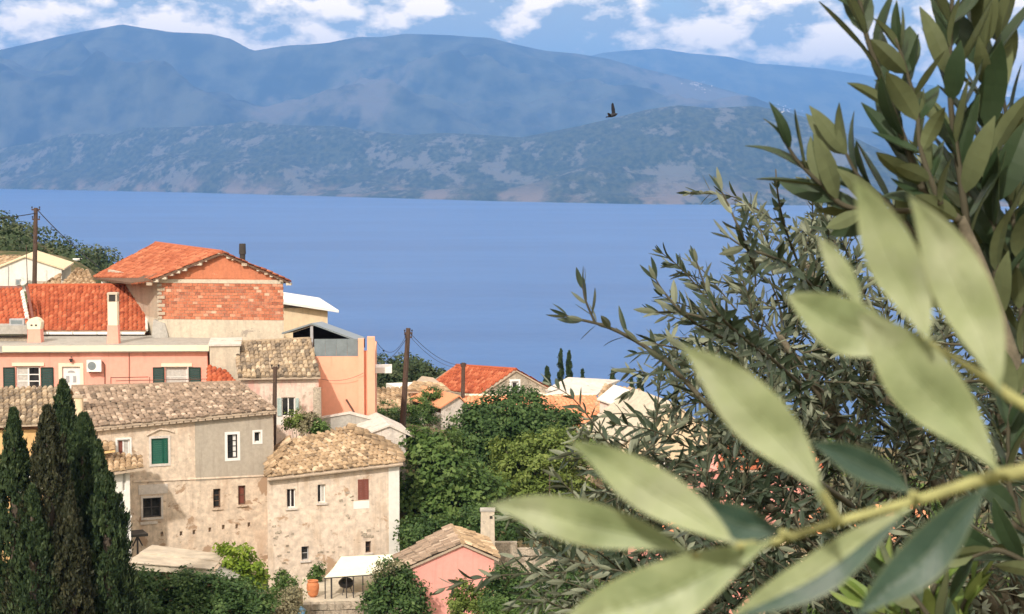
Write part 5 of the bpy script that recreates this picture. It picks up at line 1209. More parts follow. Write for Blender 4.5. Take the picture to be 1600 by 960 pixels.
# pines on the far shoulder
for px, py, d, r, lb in ((600, 575, 176, 1.9, 'dark pine crown just right of the salmon house'), (633, 574, 180, 1.7, 'pine crown behind the leaning utility pole'), (655, 583, 178, 1.5, 'pine crown between leaning pole and orange roof'), (684, 592, 182, 1.2, 'low pine crown touching the orange roof'), (612, 594, 172, 1.4, 'low pine crown under the white balcony slab')):
    tree('pine_tree', lb, px, d, [(px, py, 0, r, r * .7), (px - 14, py + 12, .5, r * .8, r * .6), (px + 13, py + 12, -.5, r * .8, r * .6)], 'leaf_wood', 130, 22, .28, .3, 'tree', 'pines behind the village', .12)

def cypress(label, px, y_top, y_vis, w, d, mat, group, n=9000, leaf=.16, name='cypress_tree', lumps=.5, base_py=None):
    """flame shaped cypress: w = greatest width in metres"""
    top = P(px, y_top, d); g = P(px, y_vis, d); gz = min(ground_z(top.x, d), g.z); H = top.z - gz
    h = empty(name, (top.x, d, gz), label, 'cypress', group)
    mb = MB(); mb.tube([(top.x, d, gz - .3), (top.x, d, gz + H * .5), (top.x, d, top.z - .1)], [.16 * w, .09 * w, .02], 7); mb.build('trunk', MATS['bark'], h, True)
    k = max(12, int(n / 26)); t = nr.rand(k) ** .85; ang = nr.rand(k) * 2 * np.pi
    prof = lambda t: (np.clip(1 - t, 0, 1) ** .62) * np.clip(t * 6 + .55, 0, 1) ** .6
    rr = w / 2 * prof(t) * (1 - .45 * nr.rand(k) ** 2) * (1 + lumps * (fbm(np.cos(ang) * 2 + t * 9, np.sin(ang) * 2 + 4 + px, 1.0, 3, 5) * 2.6))
    C = np.stack([top.x + rr * np.cos(ang), d + rr * np.sin(ang), gz + t * H], -1)
    per = 26; sp = leaf * .9
    p = (C[:, None] + nr.randn(k, per, 3) * np.array([sp, sp, sp * 1.9]) * (.3 + .7 * (1 - t)[:, None, None])).reshape(-1, 3); out = np.repeat(np.stack([np.cos(ang), np.sin(ang), 0 * ang], -1), per, 0)
    D = unit(out * .35 + np.array([0, 0, 1.0]) + nr.randn(len(p), 3) * .32); N = unit(out + nr.randn(len(p), 3) * .5)
    keep = p[:, 2] < top.z + .05; p, D, N = p[keep], D[keep], N[keep]; tn = np.repeat(nr.rand(k) * .7, per)[keep] + nr.rand(len(p)) * .3
    L = leaf * (1.0 + 1.2 * nr.rand(len(p))); V, Fq = leaf_faces(p, D, N, L, L * .38)
    np_mesh('crown', V, Fq, MATS[mat], h, False, tn)
    return h
G1 = 'cypresses at the left foreground'
cypress('leftmost tall cypress at the picture edge', 21, 640, 1010, 2.9, 74, 'leaf_cypress', G1, 30000, .12)
cypress('brownish thin cypress second from the left edge', 74, 636, 1010, 3.4, 72, 'leaf_cypress_brown', G1, 28000, .12)
cypress('tallest dark cypress rising above the grey ribbed roof', 98, 596, 1010, 3.4, 77, 'leaf_cypress', G1, 34000, .12)
cypress('broad cypress just left of the white balcony', 131, 648, 1010, 4.6, 75, 'leaf_cypress', G1, 44000, .12)
cypress('lower bulging cypress in front of the white balcony', 166, 738, 1020, 3.4, 73, 'leaf_cypress', G1, 26000, .12)
cypress('short cypress between the two front cypresses', 50, 760, 1020, 2.8, 71, 'leaf_cypress', G1, 18000, .12)
cypress('leaning side spire of the broad cypress beside the balcony', 152, 690, 1015, 2.6, 74.2, 'leaf_cypress', G1, 18000, .12)
cypress('low cypress spire at the feet of the brownish one', 108, 770, 1020, 2.6, 71.5, 'leaf_cypress_brown', G1, 18000, .12)
G2 = 'cypresses on the skyline'
for px, yt, yb, w, lb in ((855, 574, 606, 1.15, 'short rounded cypress right of the stone gable on the skyline'), (876, 546, 606, .85, 'tall slim cypress, left one of the skyline pair'), (889, 549, 606, .95, 'tall cypress, right one of the skyline pair'), (910, 578, 606, .5, 'tiny cypress tip over the pale grey roof'),
                          (957, 579, 612, .9, 'pointed cypress above the mottled stone roof'), (1000, 581, 620, 1.3, 'stout cypress beside the olive twig on the skyline'), (987, 592, 620, .7, 'small cypress left of the stout skyline one')):
    cypress(lb, px, yt, yb, w, 165, 'leaf_cypress', G2, 3600, .16, lumps=.15)

# wood on the left hill: reads as one mass
def hill_wood():
    Vs, Fs, Ts = [], [], []; o = 0
    for k in range(520):
        y = nr.uniform(175, 300); x = -y * nr.uniform(.185, .40); z = ground_z(x, y); r = nr.uniform(1.3, 2.6)
        n = 170; d = unit(nr.randn(n, 3)); p = np.array([x, y, z + r * .7]) + d * np.array([r, r, r * .8]) * (1 - .3 * nr.rand(n, 1)); N = unit(d + nr.randn(n, 3) * .5 + np.array([0, 0, .4]))
        L = .5 * (.6 + .7 * nr.rand(n)); V, Fq = leaf_faces(p, np.cross(N, nr.randn(n, 3)), N, L, L * .7)
        Vs.append(V); Fs.append(Fq + o); o += len(V); Ts.append(np.clip(nr.rand() * .8 + nr.rand(n) * .25, 0, 1))
    tag(np_mesh('wooded_hillside', np.concatenate(Vs), np.concatenate(Fs), MATS['leaf_wood'], None, False, np.concatenate(Ts)), 'green wood covering the hill at the left edge', 'wood', kind='stuff')
hill_wood()

# ------------------------------------------------------------------ garden plants at the bottom
tree('hedge_bush', 'hedge with shade-darkened leaf colour in front of the low shed', 270, 81, [(215, 915, 0, .9, .7), (250, 925, 0, .9, .75), (290, 920, 0, .9, .75), (330, 922, 0, .9, .7), (370, 928, 0, .9, .75), (235, 955, -1, 1.0, .7), (300, 958, -1, 1.0, .7), (360, 958, -1, 1.0, .7), (405, 945, -.5, .8, .6), (200, 945, -1, .7, .9)], 'leaf_dark', 520, 34, .2, .17, 'hedge', trunk_r=.1)  # dark leaf colour stands in for shade lying over the hedge
tree('grape_vine', 'bright yellow green vine climbing beside the low shed', 380, 89.5, [(372, 870, 0, .75, .6), (352, 858, .4, .4, .25), (395, 890, 0, .55, .6), (385, 912, -.3, .6, .5), (408, 915, -.3, .4, .4), (375, 893, -.3, .6, .5)], 'leaf_vine', 120, 26, .15, .2, 'vine', trunk_r=.06)
tree('garden_bush', 'small green garden bush left of the clay jar', 443, 87, [(440, 905, 0, .35, .35), (452, 912, 0, .35, .3), (430, 930, -.3, .5, .4)], 'leaf_mid', 70, 22, .12, .15, 'bush', trunk_r=.04)
tree('pale_bush', 'pale grey flowering bush below the stone cottage corner', 455, 85, [(420, 935, 0, .6, .35), (455, 930, 0, .6, .35), (440, 950, -.4, .9, .4), (395, 945, 0, .5, .4)], 'leaf_dry', 110, 22, .15, .13, 'bush', trunk_r=.04)
tree('garden_bush', 'green shoot at the wall behind the terrace', 493, 94, [(493, 898, 0, .3, .4), (500, 890, 0, .25, .25)], 'leaf_mid', 36, 20, .1, .16, 'bush', trunk_r=.03)
tree('oleander_bush', 'dark leafy bush with reddish tips hiding the rose outhouse corner', 612, 84.5, [(600, 920, 0, .8, .8), (622, 905, 0, .7, .7), (640, 930, 0, .7, .8), (585, 945, -.5, .7, .6), (630, 955, -.5, .9, .6), (605, 888, 0, .35, .45), (650, 955, -.3, .6, .6)], 'leaf_dark', 260, 28, .17, .17, 'bush', trunk_r=.06)
tree('flowering_sprays', 'pale flowering sprays above the dark leafy bush', 603, 84, [(602, 885, 0, .5, .3), (620, 878, 0, .3, .25), (590, 895, 0, .4, .3)], 'leaf_dry', 34, 14, .12, .1, 'bush', trunk_r=.03)
tree('juniper_bush', 'upright yellow green juniper in front of the rose outhouse', 735, 78, [(722, 925, 0, .3, .55), (712, 945, 0, .35, .5), (738, 935, 0, .35, .5), (755, 940, 0, .45, .5), (735, 960, -.3, .8, .5)], 'leaf_light', 170, 26, .11, .13, 'bush', trunk_r=.05)
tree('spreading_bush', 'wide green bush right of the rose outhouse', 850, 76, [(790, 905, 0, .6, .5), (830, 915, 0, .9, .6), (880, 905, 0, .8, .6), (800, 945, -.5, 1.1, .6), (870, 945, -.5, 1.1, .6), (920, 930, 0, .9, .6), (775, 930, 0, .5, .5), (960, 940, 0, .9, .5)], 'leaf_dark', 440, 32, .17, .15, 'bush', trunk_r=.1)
tree('bright_bush', 'fresh green bush at the bottom below the wide bush', 820, 70, [(780, 950, 0, .6, .35), (820, 955, 0, .7, .35), (860, 962, 0, .6, .35)], 'leaf_mid', 120, 26, .13, .12, 'bush', trunk_r=.05)
# orchard shrubs on the slope seen through the olive
for k in range(26):
    px = 905 + (k * 53) % 760 + rng.uniform(-15, 15); py = 690 + (k * 37) % 270; d = lerp(122, 86, (py - 690) / 270) + rng.uniform(-3, 3)
    tree('slope_bush', 'green bush on the slope seen only through the olive leaves', px, d, [(px, py, 0, 1.1, .9), (px + 22, py + 10, .4, .8, .7), (px - 20, py + 12, -.3, .8, .7)], rng.choice(['leaf_dark', 'leaf_mid', 'leaf_dark', 'leaf_light']), 60, 24, .26, .26, 'bush', 'bushes on the slope behind the olive', .08)

# ------------------------------------------------------------------ olive trees close to the camera
def olive_mat(name, top, under, stops_var=.25, trans=.18):
    m = NT(name); n = m.noise(35.0, 5, .6); n2 = m.noise(7.0, 3, .5)
    c = m.mix(m.thr(m.tint(), .3, .7), top, under)
    c = m.mix(.35, c, m.ramp(n, (.3, (.3, .3, .3)), (.7, (.7, .7, .7))), 'OVERLAY'); c = m.mix(m.math('MULTIPLY', m.thr(n2, .45, .7), stops_var), c, tuple(x * .55 for x in under))
    m.done(c, .5, .35)
    tr = m.new('ShaderNodeBsdfTranslucent'); m.l.new(c, tr.inputs[0]); mx = m.new('ShaderNodeMixShader'); mx.inputs[0].default_value = trans
    m.l.new(m.b.outputs[0], mx.inputs[1]); m.l.new(tr.outputs[0], mx.inputs[2]); m.l.new(mx.outputs[0], m.out.inputs['Surface'])
    return m.m
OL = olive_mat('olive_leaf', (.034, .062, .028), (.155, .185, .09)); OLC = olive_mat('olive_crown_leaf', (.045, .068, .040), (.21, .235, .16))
def sprig_mat():
    m = NT('olive_sprig_leaf'); al = m.new('ShaderNodeAttribute', attribute_name='along').outputs['Fac']; ac = m.new('ShaderNodeAttribute', attribute_name='across').outputs['Fac']
    aa = m.math('ABSOLUTE', ac); ph = m.math('MULTIPLY', m.math('SUBTRACT', m.math('MULTIPLY', al, 15.0), m.math('MULTIPLY', aa, 2.4)), 6.283)
    wob = m.math('MULTIPLY', m.noise(160.0, 4, .6), 9.0); vein = m.math('POWER', m.math('ADD', m.math('MULTIPLY', m.math('SINE', m.math('ADD', ph, wob)), .5), .5), 5.0)
    n = m.noise(70.0, 6, .65); n2 = m.noise(34.0, 4, .6); spots = m.noise(520.0, 3, .6)
    under = m.ramp(n2, (.28, (.205, .265, .115)), (.5, (.375, .43, .23)), (.72, (.53, .565, .385)))
    top = m.ramp(n2, (.3, (.026, .062, .046)), (.7, (.06, .115, .085)))
    c = m.mix(m.thr(m.tint(), .3, .7), top, under)
    c = m.mix(m.math('MULTIPLY', vein, .08), c, (.50, .54, .34)); c = m.mix(.5, c, m.ramp(n, (.28, (.33, .33, .33)), (.72, (.66, .66, .66))), 'OVERLAY')
    c = m.mix(m.math('MULTIPLY', m.thr(spots, .70, .76), .5), c, (.16, .14, .06))
    edge = m.thr(aa, .86, 1.0); c = m.mix(m.math('MULTIPLY', edge, .35), c, (.50, .52, .25))
    rn = m.new('ShaderNodeObjectInfo').outputs['Random']; c = m.mix(m.math('MULTIPLY', rn, .25), c, m.mix(m.thr(m.tint(), .3, .7), (.05, .09, .05), (.19, .25, .10)))
    m.bump(m.math('ADD', m.math('MULTIPLY', vein, .2), n), .3, .0006); m.done(c, .45, .45)
    tr = m.new('ShaderNodeBsdfTranslucent'); m.l.new(c, tr.inputs[0]); mx = m.new('ShaderNodeMixShader'); mx.inputs[0].default_value = .22
    m.l.new(m.b.outputs[0], mx.inputs[1]); m.l.new(tr.outputs[0], mx.inputs[2]); m.l.new(mx.outputs[0], m.out.inputs['Surface'])
    return m.m
OLS = sprig_mat()
flat('olive_stem_young', (.34, .34, .14), .7, .2, var=.3, sc=90.0); flat('olive_twig', (.075, .068, .045), .8, .2)
def olive_leaf_mesh(variant, mat, wid=(.25, .33)):
    """one lanceolate leaf, 1 long, two skins: dark upper, pale lower"""
    r = random.Random(variant); n = 6; W = r.uniform(*wid); bend = r.uniform(-.14, .16); tw = r.uniform(-.3, .3); fold = r.uniform(.1, .35)
    mb = MB()
    def q(t, s, off):
        w = W / 2 * (max(0, math.sin(math.pi * t ** .85)) ** .8) + .006; x = w * s; z = bend * 4 * t * (1 - t) * .5 + fold * abs(s) * w
        a = tw * t; return (x * math.cos(a) - z * math.sin(a) * .3, t, z + x * math.sin(a) + off)
    for k in range(n):
        t0, t1 = k/n, (k+1)/n
        for s0, s1 in ((-1, 0), (0, 1)):
            mb.poly([q(t0, s0, .004), q(t0, s1, .004), q(t1, s1, .004), q(t1, s0, .004)], 0.0)
            mb.poly([q(t0, s0, -.004), q(t1, s0, -.004), q(t1, s1, -.004), q(t0, s1, -.004)], 1.0)
    me = mb.mesh('leaf', True); me.materials.append(mat); return me
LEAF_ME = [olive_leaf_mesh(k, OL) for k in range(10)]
LEAF_SLIM = [olive_leaf_mesh(k + 40, OLC, (.19, .25)) for k in range(10)]
LEAF_NP = []
for me in LEAF_SLIM:
    v = np.zeros(len(me.vertices) * 3); me.vertices.foreach_get('co', v); f_ = np.zeros(len(me.loops), dtype=int); me.loops.foreach_get('vertex_index', f_)
    t_ = np.zeros(len(me.polygons)); me.attributes['tint'].data.foreach_get('value', t_); LEAF_NP.append((v.reshape(-1, 3), f_.reshape(-1, 4), t_))
OLF = olive_mat('olive_fresh_leaf', (.14, .22, .045), (.26, .34, .10)); LEAF_FRESH = [olive_leaf_mesh(k, OLF) for k in range(10)]
orng = random.Random(21)
def leaf_matrix(p, d, n, L, W=1.0):
    d = d.normalized(); x = d.cross(n); x = x.normalized() if x.length > 1e-5 else d.orthogonal().normalized(); z = x.cross(d)
    return Matrix(((x.x*L*W, d.x*L, z.x*L, p.x), (x.y*L*W, d.y*L, z.y*L, p.y), (x.z*L*W, d.z*L, z.z*L, p.z), (0, 0, 0, 1)))
class LeafBag:
    def __init__(s): s.V, s.F, s.T, s.o = [], [], [], 0
    def add(s, M, k):
        v, f, t = LEAF_NP[k]; A = np.array(M); s.V.append(v @ A[:3, :3].T + A[:3, 3]); s.F.append(f + s.o); s.o += len(v); s.T.append(t)
    def build(s, name, parent):
        o = np_mesh(name, np.concatenate(s.V), np.concatenate(s.F), OLC, parent, True, np.concatenate(s.T)); o['kind'] = 'stuff'; return o
def smooth_path(pts, n):
    pts = [Vector(p) for p in pts]; out = []
    for k in range(n + 1):
        t = k / n * (len(pts) - 1); i = min(int(t), len(pts) - 2); u = t - i
        p0, p1, p2, p3 = pts[max(i-1, 0)], pts[i], pts[i+1], pts[min(i+2, len(pts)-1)]
        out.append(.5 * ((2*p1) + (-p0+p2)*u + (2*p0-5*p1+4*p2-p3)*u*u + (-p0+3*p1-3*p2+p3)*u**3))
    return out
def twig(parent, pts, r0, r1, spacing, L, single, bag=None, start=.0, spread=.9, mat='olive_twig', droop=0.0, stem_bag=None, Lvar=.3, leaves=None):
    """a twig with opposite leaf pairs; single: each leaf an object of its own under the twig"""
    path = smooth_path(pts, max(4, len(pts) * 5)); n = len(path); rad = [lerp(r0, r1, k/(n-1)) for k in range(n)]
    st = None
    if stem_bag is not None: stem_bag.tube(path, rad, 5, cap=False)
    else:
        mb = MB(); mb.tube(path, rad, 7); st = mb.build('twig', MATS[mat], parent, True); inv = parent_inv(st)
    tot = sum((b - a).length for a, b in zip(path, path[1:])); pos = start * tot; acc = 0; i = 0; turn = orng.uniform(0, 3)
    while pos < tot:
        while i < n - 2 and acc + (path[i+1] - path[i]).length < pos: acc += (path[i+1] - path[i]).length; i += 1
        seg = path[i+1] - path[i]; p = path[i] + seg * ((pos - acc) / max(seg.length, 1e-6)); d = seg.normalized()
        e1 = d.orthogonal().normalized(); e2 = d.cross(e1); last = pos + spacing >= tot
        for s in ((0, math.pi) if not last else (0, math.pi, math.pi/2)):
            a = turn + s + orng.uniform(-.35, .35); side = e1 * math.cos(a) + e2 * math.sin(a)
            sp = spread * orng.uniform(.6, 1.25) * (.45 if last else 1); ld = (d * math.cos(sp) + side * math.sin(sp)); ld.z -= droop; ld.normalize()
            l = L * orng.uniform(1 - Lvar, 1 + Lvar * .6) * (.75 if last else 1); nrm = (d - ld * d.dot(ld)) + Vector((orng.gauss(0, .35), orng.gauss(0, .35), orng.gauss(0, .35)))
            M = leaf_matrix(p + ld * r0 * .5, ld, nrm, l, orng.uniform(.85, 1.2)); k = orng.randrange(10)
            if single:
                o = bpy.data.objects.new('leaf', (leaves or LEAF_ME)[k]); COL.objects.link(o); o.parent = st; o.matrix_basis = inv @ M
            else: bag.add(M, k)
        pos += spacing * orng.uniform(.8, 1.2); turn += math.pi / 2
    return st
def pp(d, *pts): return [P(x, y, d + (o[0] if o else 0)) for x, y, *o in pts]

near = empty('olive_tree', (1.55, 1.5, ground_z(1.55, 1.5)), 'olive branches close to the camera with large pale leaves at the right edge', 'olive tree')
gz = ground_z(1.55, 1.5); mb = MB()
mb.tube(smooth_path([(1.55, 1.5, gz - .1), (1.5, 1.55, gz + .8), (1.38, 1.7, CAM_Z - .55), (1.2, 1.9, CAM_Z - .1), (1.1, 1.95, CAM_Z + .5)], 16), [lerp(.11, .03, k/16) for k in range(17)], 10); mb.build('trunk', MATS['olive_bark'], near, True)
main = pp(1.85, (1720, 900, .05), (1640, 760), (1575, 560), (1535, 430), (1500, 340)); mb = MB(); mb.tube(smooth_path([Vector((1.36, 1.72, CAM_Z - .6))] + main, 24), [lerp(.022, .005, k/24) for k in range(25)], 8); mb.build('branch', MATS['olive_bark'], near, True)
L1 = .072
twig(near, pp(1.82, (1500, 345), (1446, 300), (1425, 250), (1398, 180), (1372, 110), (1350, 40), (1338, -40)), .0045, .002, .024, L1, True, spread=.62)
twig(near, pp(1.88, (1515, 380), (1498, 260), (1486, 170), (1484, 80), (1490, -40)), .004, .002, .024, L1 * 1.1, True, spread=.6)
twig(near, pp(1.92, (1560, 500), (1552, 360), (1545, 250), (1540, 140), (1536, 20), (1534, -40)), .004, .002, .022, L1 * 1.15, True, spread=.6)
twig(near, pp(1.86, (1440, 330), (1330, 325), (1285, 290), (1245, 250), (1222, 212)), .003, .0015, .024, L1 * .95, True, spread=.6, start=.2)
twig(near, pp(1.9, (1470, 420), (1400, 330), (1345, 280), (1322, 240)), .003, .0015, .024, L1, True, spread=.7, start=.2)
twig(near, pp(1.95, (1600, 560), (1590, 420), (1580, 320), (1572, 290)), .003, .0015, .024, L1, True, spread=.6)
twig(near, pp(1.8, (1470, 320), (1440, 240), (1430, 160), (1400, 60)), .003, .0015, .026, L1 * .8, True, spread=.8)
twig(near, pp(1.95, (1590, 640), (1520, 520), (1470, 440), (1425, 390)), .003, .0015, .024, L1, True, spread=.7)
twig(near, pp(1.7, (1640, 900), (1560, 860), (1500, 880), (1450, 900)), .003, .0015, .024, L1, True, spread=.7)
twig(near, pp(1.75, (1700, 980), (1590, 800), (1575, 700), (1582, 620)), .003, .0015, .024, L1, True, spread=.7)
twig(near, pp(1.6, (1530, 1040), (1470, 985), (1430, 935), (1405, 905)), .003, .0015, .022, L1 * .9, True, spread=.7)

for pts in (((1440, 1010), (1415, 950), (1395, 905)), ((1470, 1010), (1455, 945), (1470, 890)), ((1420, 1010), (1380, 960), (1350, 940)), ((1500, 1010), (1500, 960), (1520, 915))):
    twig(near, pp(1.75, *pts), .003, .0015, .02, L1 * .8, True, spread=.6, leaves=LEAF_FRESH)
twig(near, pp(2.0, (1600, 480), (1560, 400), (1520, 320), (1500, 250)), .003, .0015, .022, L1, True, spread=.75)
twig(near, pp(2.05, (1620, 420), (1590, 300), (1575, 200), (1560, 100), (1555, 10)), .003, .0015, .024, L1, True, spread=.6)
# the sprig right in front of the lens
def big_leaf(parent, base, tip, w_px, D, bow=0.0, tint_near=1.0, tint_left=None, dz=0.0, roll=0.0, fold=.18, peak=.5, mid=None, dbase=None):
    """leaf between two photo points at distance D; w_px its width there; bow bends it sideways, roll turns it about its midrib"""
    db = dbase or D; b = P(*base, db); t = P(*tip, D + dz); n = 26; hw = w_px / F * D / 2
    view = (CAMP - (b + t) / 2).normalized(); ax = (t - b); L = ax.length; ax.normalize()
    side = ax.cross(view).normalized(); nor = side.cross(ax)
    side, nor = side * math.cos(roll) + nor * math.sin(roll), nor * math.cos(roll) - side * math.sin(roll)
    mb = MB(); rows = []; cols = [-1, -.72, -.36, 0, .36, .72, 1]
    for k in range(n + 1):
        u = k / n; uu = u ** (math.log(.5) / math.log(peak)); w = hw * max(0.0, math.sin(math.pi * uu)) ** 1.0 + hw * .03 * (1 - u)
        if u < .07: w = min(w, hw * .06 + hw * .5 * u)
        c = b + ax * L * u + side * bow * L * 4 * u * (1 - u) - nor * L * .06 * 4 * u * (1 - u) + side * L * .008 * math.sin(u * 9)
        rows.append([c + side * w * s + nor * (fold * w * abs(s) ** 1.5 - (.09 * hw if s == 0 else 0) + .05 * w * math.sin(u * 14 + s * 2)) for s in cols])
    off = nor * .00035
    for k in range(n):
        for j in range(6):
            tn = tint_near if (tint_left is None or j >= 3) else tint_left
            q = [rows[k][j], rows[k][j+1], rows[k+1][j+1], rows[k+1][j]]
            mb.poly([x + off for x in q], tn); mb.poly([x - off for x in reversed(q)], 1 - tn)
    mb.tube([r_[3] + nor * .0003 for r_ in rows], [lerp(.0007, .0002, k / n) for k in range(n + 1)], 5, .9 if tint_near > .5 else .35)
    o = mb.build('leaf', OLS, parent, True); me = o.data; A = np.zeros(len(mb.v), dtype=np.float32); B = np.zeros(len(mb.v), dtype=np.float32); i = 0
    for k in range(n):
        for j in range(6):
            for q in (((k, j), (k, j+1), (k+1, j+1), (k+1, j)), ((k+1, j), (k+1, j+1), (k, j+1), (k, j))):
                for kk, jj in q: A[i] = kk / n; B[i] = cols[jj]; i += 1
    for nm, arr in (('along', A), ('across', B)): me.attributes.new(nm, 'FLOAT', 'POINT').data.foreach_set('value', arr)
    bm = bmesh.new(); bm.from_mesh(me); bmesh.ops.remove_doubles(bm, verts=bm.verts, dist=1e-6); bm.to_mesh(me); bm.free(); return o
mb = MB(); SD = .46
stem = smooth_path([Vector((1.3, 1.78, CAM_Z - .45)), P(2300, 640, .75), P(1800, 700, .50)] + pp(SD, (1600, 737), (1540, 748), (1430, 783), (1310, 816), (1200, 850), (1165, 856)), 34)
mb.tube(stem, [lerp(.0034, .0007, (k/34) ** .6) for k in range(35)], 9); sprig = mb.build('sprig', MATS['olive_stem_young'], near, True)
mb = MB(); mb.tube(smooth_path([P(2100, 700, .6), P(1720, 680, .50)] + pp(.485, (1600, 632), (1555, 602), (1490, 560), (1440, 528)), 18), [lerp(.0022, .0007, k/18) for k in range(19)], 8); mb.build('stem', MATS['olive_stem_young'], sprig, True)
big_leaf(sprig, (1205, 846), (866, 985), 104, .45, -.03, 1.0, peak=.55)
big_leaf(sprig, (1085, 868), (762, 790), 70, .455, .03, .95, roll=.1, peak=.55)
big_leaf(sprig, (1150, 852), (888, 690), 74, .44, .02, 1.0, peak=.5)
big_leaf(sprig, (1222, 832), (1093, 782), 56, .47, -.08, 0.0, fold=.4)
big_leaf(sprig, (1285, 770), (1062, 540), 88, .43, .04, 1.0, peak=.5)
big_leaf(sprig, (1425, 772), (1266, 692), 48, .475, .04, 0.0, fold=.4)
big_leaf(sprig, (1560, 738), (1338, 488), 104, .45, .02, 1.0, peak=.55)
big_leaf(sprig, (1430, 545), (1226, 460), 86, .48, -.04, 1.0, peak=.5)
big_leaf(sprig, (1452, 535), (1333, 280), 80, .445, .02, 1.0, peak=.5)
big_leaf(sprig, (1562, 612), (1418, 305), 88, .44, .05, 1.0, peak=.5)
big_leaf(sprig, (1542, 762), (1338, 965), 74, .45, -.02, 0.0, fold=.3, peak=.5)
big_leaf(sprig, (1420, 795), (1135, 972), 66, .455, -.03, 0.85, 0.0, fold=.25, peak=.5)
big_leaf(sprig, (1346, 480), (1276, 368), 34, .5, .02, .9)
big_leaf(sprig, (1300, 812), (1262, 738), 14, .47, .05, .9)
b0 = P(1290, 790, .46)
for a, b, m_ in (((1085, 868), (1150, 862), .46), ((1285, 770), (1310, 815), .455), ((1222, 832), (1235, 838), .46), ((1425, 772), (1442, 780), .46), ((1560, 738), (1575, 740), .455), ((1150, 852), (1180, 852), .455)):
    mb = MB(); mb.tube([P(*a, m_ - .008), P((a[0]+b[0])/2, (a[1]+b[1])/2 + 1, m_), P(*b, m_)], [.0009, .0011, .0014], 7); mb.build('petiole', MATS['olive_stem_young'], sprig, True)

# second olive, a few metres further down the slope
far = empty('olive_tree', (2.1, 6.2, ground_z(2.1, 6.2)), 'dense olive crown behind the sprig with a twig reaching left over the sea', 'olive tree')
gz = ground_z(2.1, 6.2); fork = Vector((1.85, 6.1, CAM_Z - 1.9)); mb = MB()
mb.tube(smooth_path([(2.15, 6.2, gz - .2), (2.05, 6.15, gz + .8), fork], 12), [lerp(.17, .11, k/12) for k in range(13)], 10); mb.build('trunk', MATS['olive_bark'], far, True)
LOB = [(1390, 560, 6.4, .62, 1.0, .52, 150), (1290, 640, 6.0, .50, .9, .42, 120), (1300, 790, 5.8, .55, .8, .38, 120), (1480, 820, 5.8, .55, .8, .55, 120), (1540, 560, 6.0, .4, .9, .6, 90), (1150, 740, 5.6, .34, .6, .28, 75), (1215, 520, 5.8, .26, .6, .22, 50),
       (1260, 410, 6.0, .22, .5, .16, 30), (1010, 880, 5.4, .40, .5, .12, 46), (1120, 860, 5.4, .35, .5, .2, 50), (1250, 920, 5.5, .5, .6, .2, 60), (1540, 420, 6.2, .3, .6, .4, 40), (1420, 960, 5.5, .5, .6, .2, 46), (1010, 735, 5.5, .16, .4, .12, 16)]
bag, sbag = LeafBag(), MB()
for x, y, d, rx, ry, rz, n in LOB:
    c = P(x, y, d); mb = MB()
    mb.tube(smooth_path([fork, fork.lerp(c, .5) + Vector((orng.uniform(-.1, .1), orng.uniform(-.2, .2), -.12)), c], 10), [lerp(.05, .008, k/10) for k in range(11)], 7); mb.build('limb', MATS['olive_bark'], far, True)
    for k in range(int(n * .66)):
        while True:
            q = Vector((orng.uniform(-1, 1), orng.uniform(-1, 1), orng.uniform(-1, 1)))
            if .15 < q.length < 1: break
        p = c + Vector((q.x * rx, q.y * ry, q.z * rz)); dr = (Vector((q.x, q.y * .6, q.z)) + Vector((orng.gauss(0, .45), orng.gauss(0, .45), orng.gauss(.1, .45)))).normalized()
        ln = orng.uniform(.14, .30); e = p + dr * ln; m1 = p + dr * ln * .5 + Vector((orng.uniform(-.02, .02), orng.uniform(-.02, .02), orng.uniform(-.01, .03)))
        twig(far, [p - dr * .05, m1, e + Vector((0, 0, -.02))], 0.003, .001, .025, .058, False, bag, spread=.85, stem_bag=sbag)
for k in range(120):    # bare inner twigs
    a = orng.choice(LOB[:5]); c = P(*a[:3]); p = c + Vector((orng.uniform(-.6, .8) * a[3], orng.uniform(-.7, .7) * a[4], orng.uniform(-.8, .6) * a[5])); q = p + Vector((orng.gauss(0, .12), orng.gauss(0, .15), orng.gauss(0, .12)))
    sbag.tube(smooth_path([p, p.lerp(q, .5) + Vector((orng.gauss(0, .03), 0, orng.gauss(0, .03))), q], 6), [lerp(.006, .0025, j/6) for j in range(7)], 5, cap=False)
bag.build('foliage', far); s_ = sbag.build('twigs', MATS['olive_twig'], far, True); s_['kind'] = 'stuff'
LM = .058
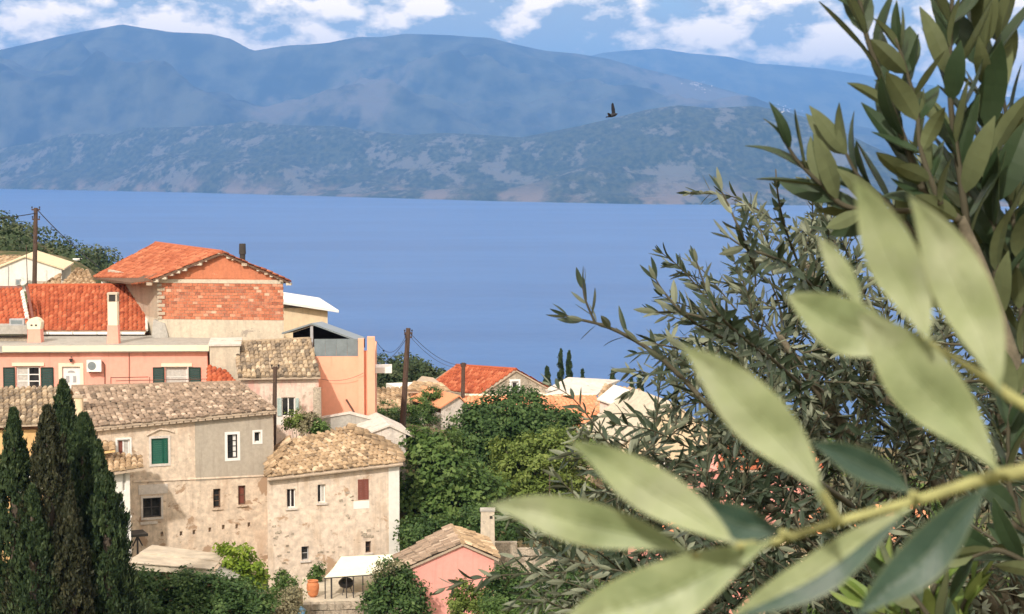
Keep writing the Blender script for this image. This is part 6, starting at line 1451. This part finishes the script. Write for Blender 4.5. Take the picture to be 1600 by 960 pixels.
arm = twig(far, pp(4.0, (1330, 790, .8), (1210, 705, .3), (1120, 645), (1075, 600), (1030, 558), (985, 528), (940, 508), (895, 497), (872, 488)), 0.008, .0018, .034, LM, True, leaves=LEAF_SLIM, start=.34, spread=.85)
twig(far, pp(3.9, (1250, 600, .8), (1180, 540, .3), (1120, 505), (1070, 490), (1020, 488)), .005, .0016, .036, LM, True, leaves=LEAF_SLIM, start=.2, spread=.85)
twig(far, pp(3.8, (1200, 560, .5), (1130, 500), (1105, 455), (1085, 400)), .004, .0014, .036, LM * .9, True, leaves=LEAF_SLIM, start=.2, spread=.8)
twig(far, pp(3.9, (1150, 540, .2), (1080, 500), (1040, 460), (1022, 432)), .004, .0014, .036, LM, True, leaves=LEAF_SLIM, start=.2, spread=.8)
twig(far, pp(3.9, (1180, 600, .2), (1110, 560), (1060, 545), (1010, 535)), .004, .0014, .036, LM, True, leaves=LEAF_SLIM, start=.2, spread=.8)
twig(far, pp(4.0, (930, 505), (915, 470), (910, 445)), .003, .0014, .03, LM, True, leaves=LEAF_SLIM, start=.2, spread=.6)
twig(far, pp(3.6, (1300, 480, .6), (1240, 420, .2), (1200, 400), (1160, 385), (1125, 360)), .004, .0014, .036, LM, True, leaves=LEAF_SLIM, start=.1, spread=.8)
twig(far, pp(3.6, (1250, 420, .6), (1225, 350, .2), (1215, 300), (1212, 265)), .003, .0012, .05, LM * .7, True, leaves=LEAF_SLIM, start=.3, spread=.6)
twig(far, pp(3.4, (1180, 420, .3), (1160, 370), (1140, 325), (1128, 300)), .003, .0012, .04, LM, True, leaves=LEAF_SLIM, start=.4, spread=.5)
twig(far, pp(4.2, (1120, 860, .4), (1040, 800), (990, 760), (965, 720)), .004, .0014, .04, LM, True, leaves=LEAF_SLIM, start=.1, spread=.8)
for pts in (((1080, 930, .6), (1000, 900), (930, 885), (870, 870)), ((1040, 960, .5), (960, 940), (900, 915), (850, 900)), ((980, 900, .4), (930, 860), (880, 840), (850, 835)), ((1000, 990, .4), (930, 960), (880, 950), (840, 930))):
    twig(far, pp(4.8, *pts), .003, .0012, .034, LM * .9, True, leaves=LEAF_SLIM, start=.1, spread=.9)
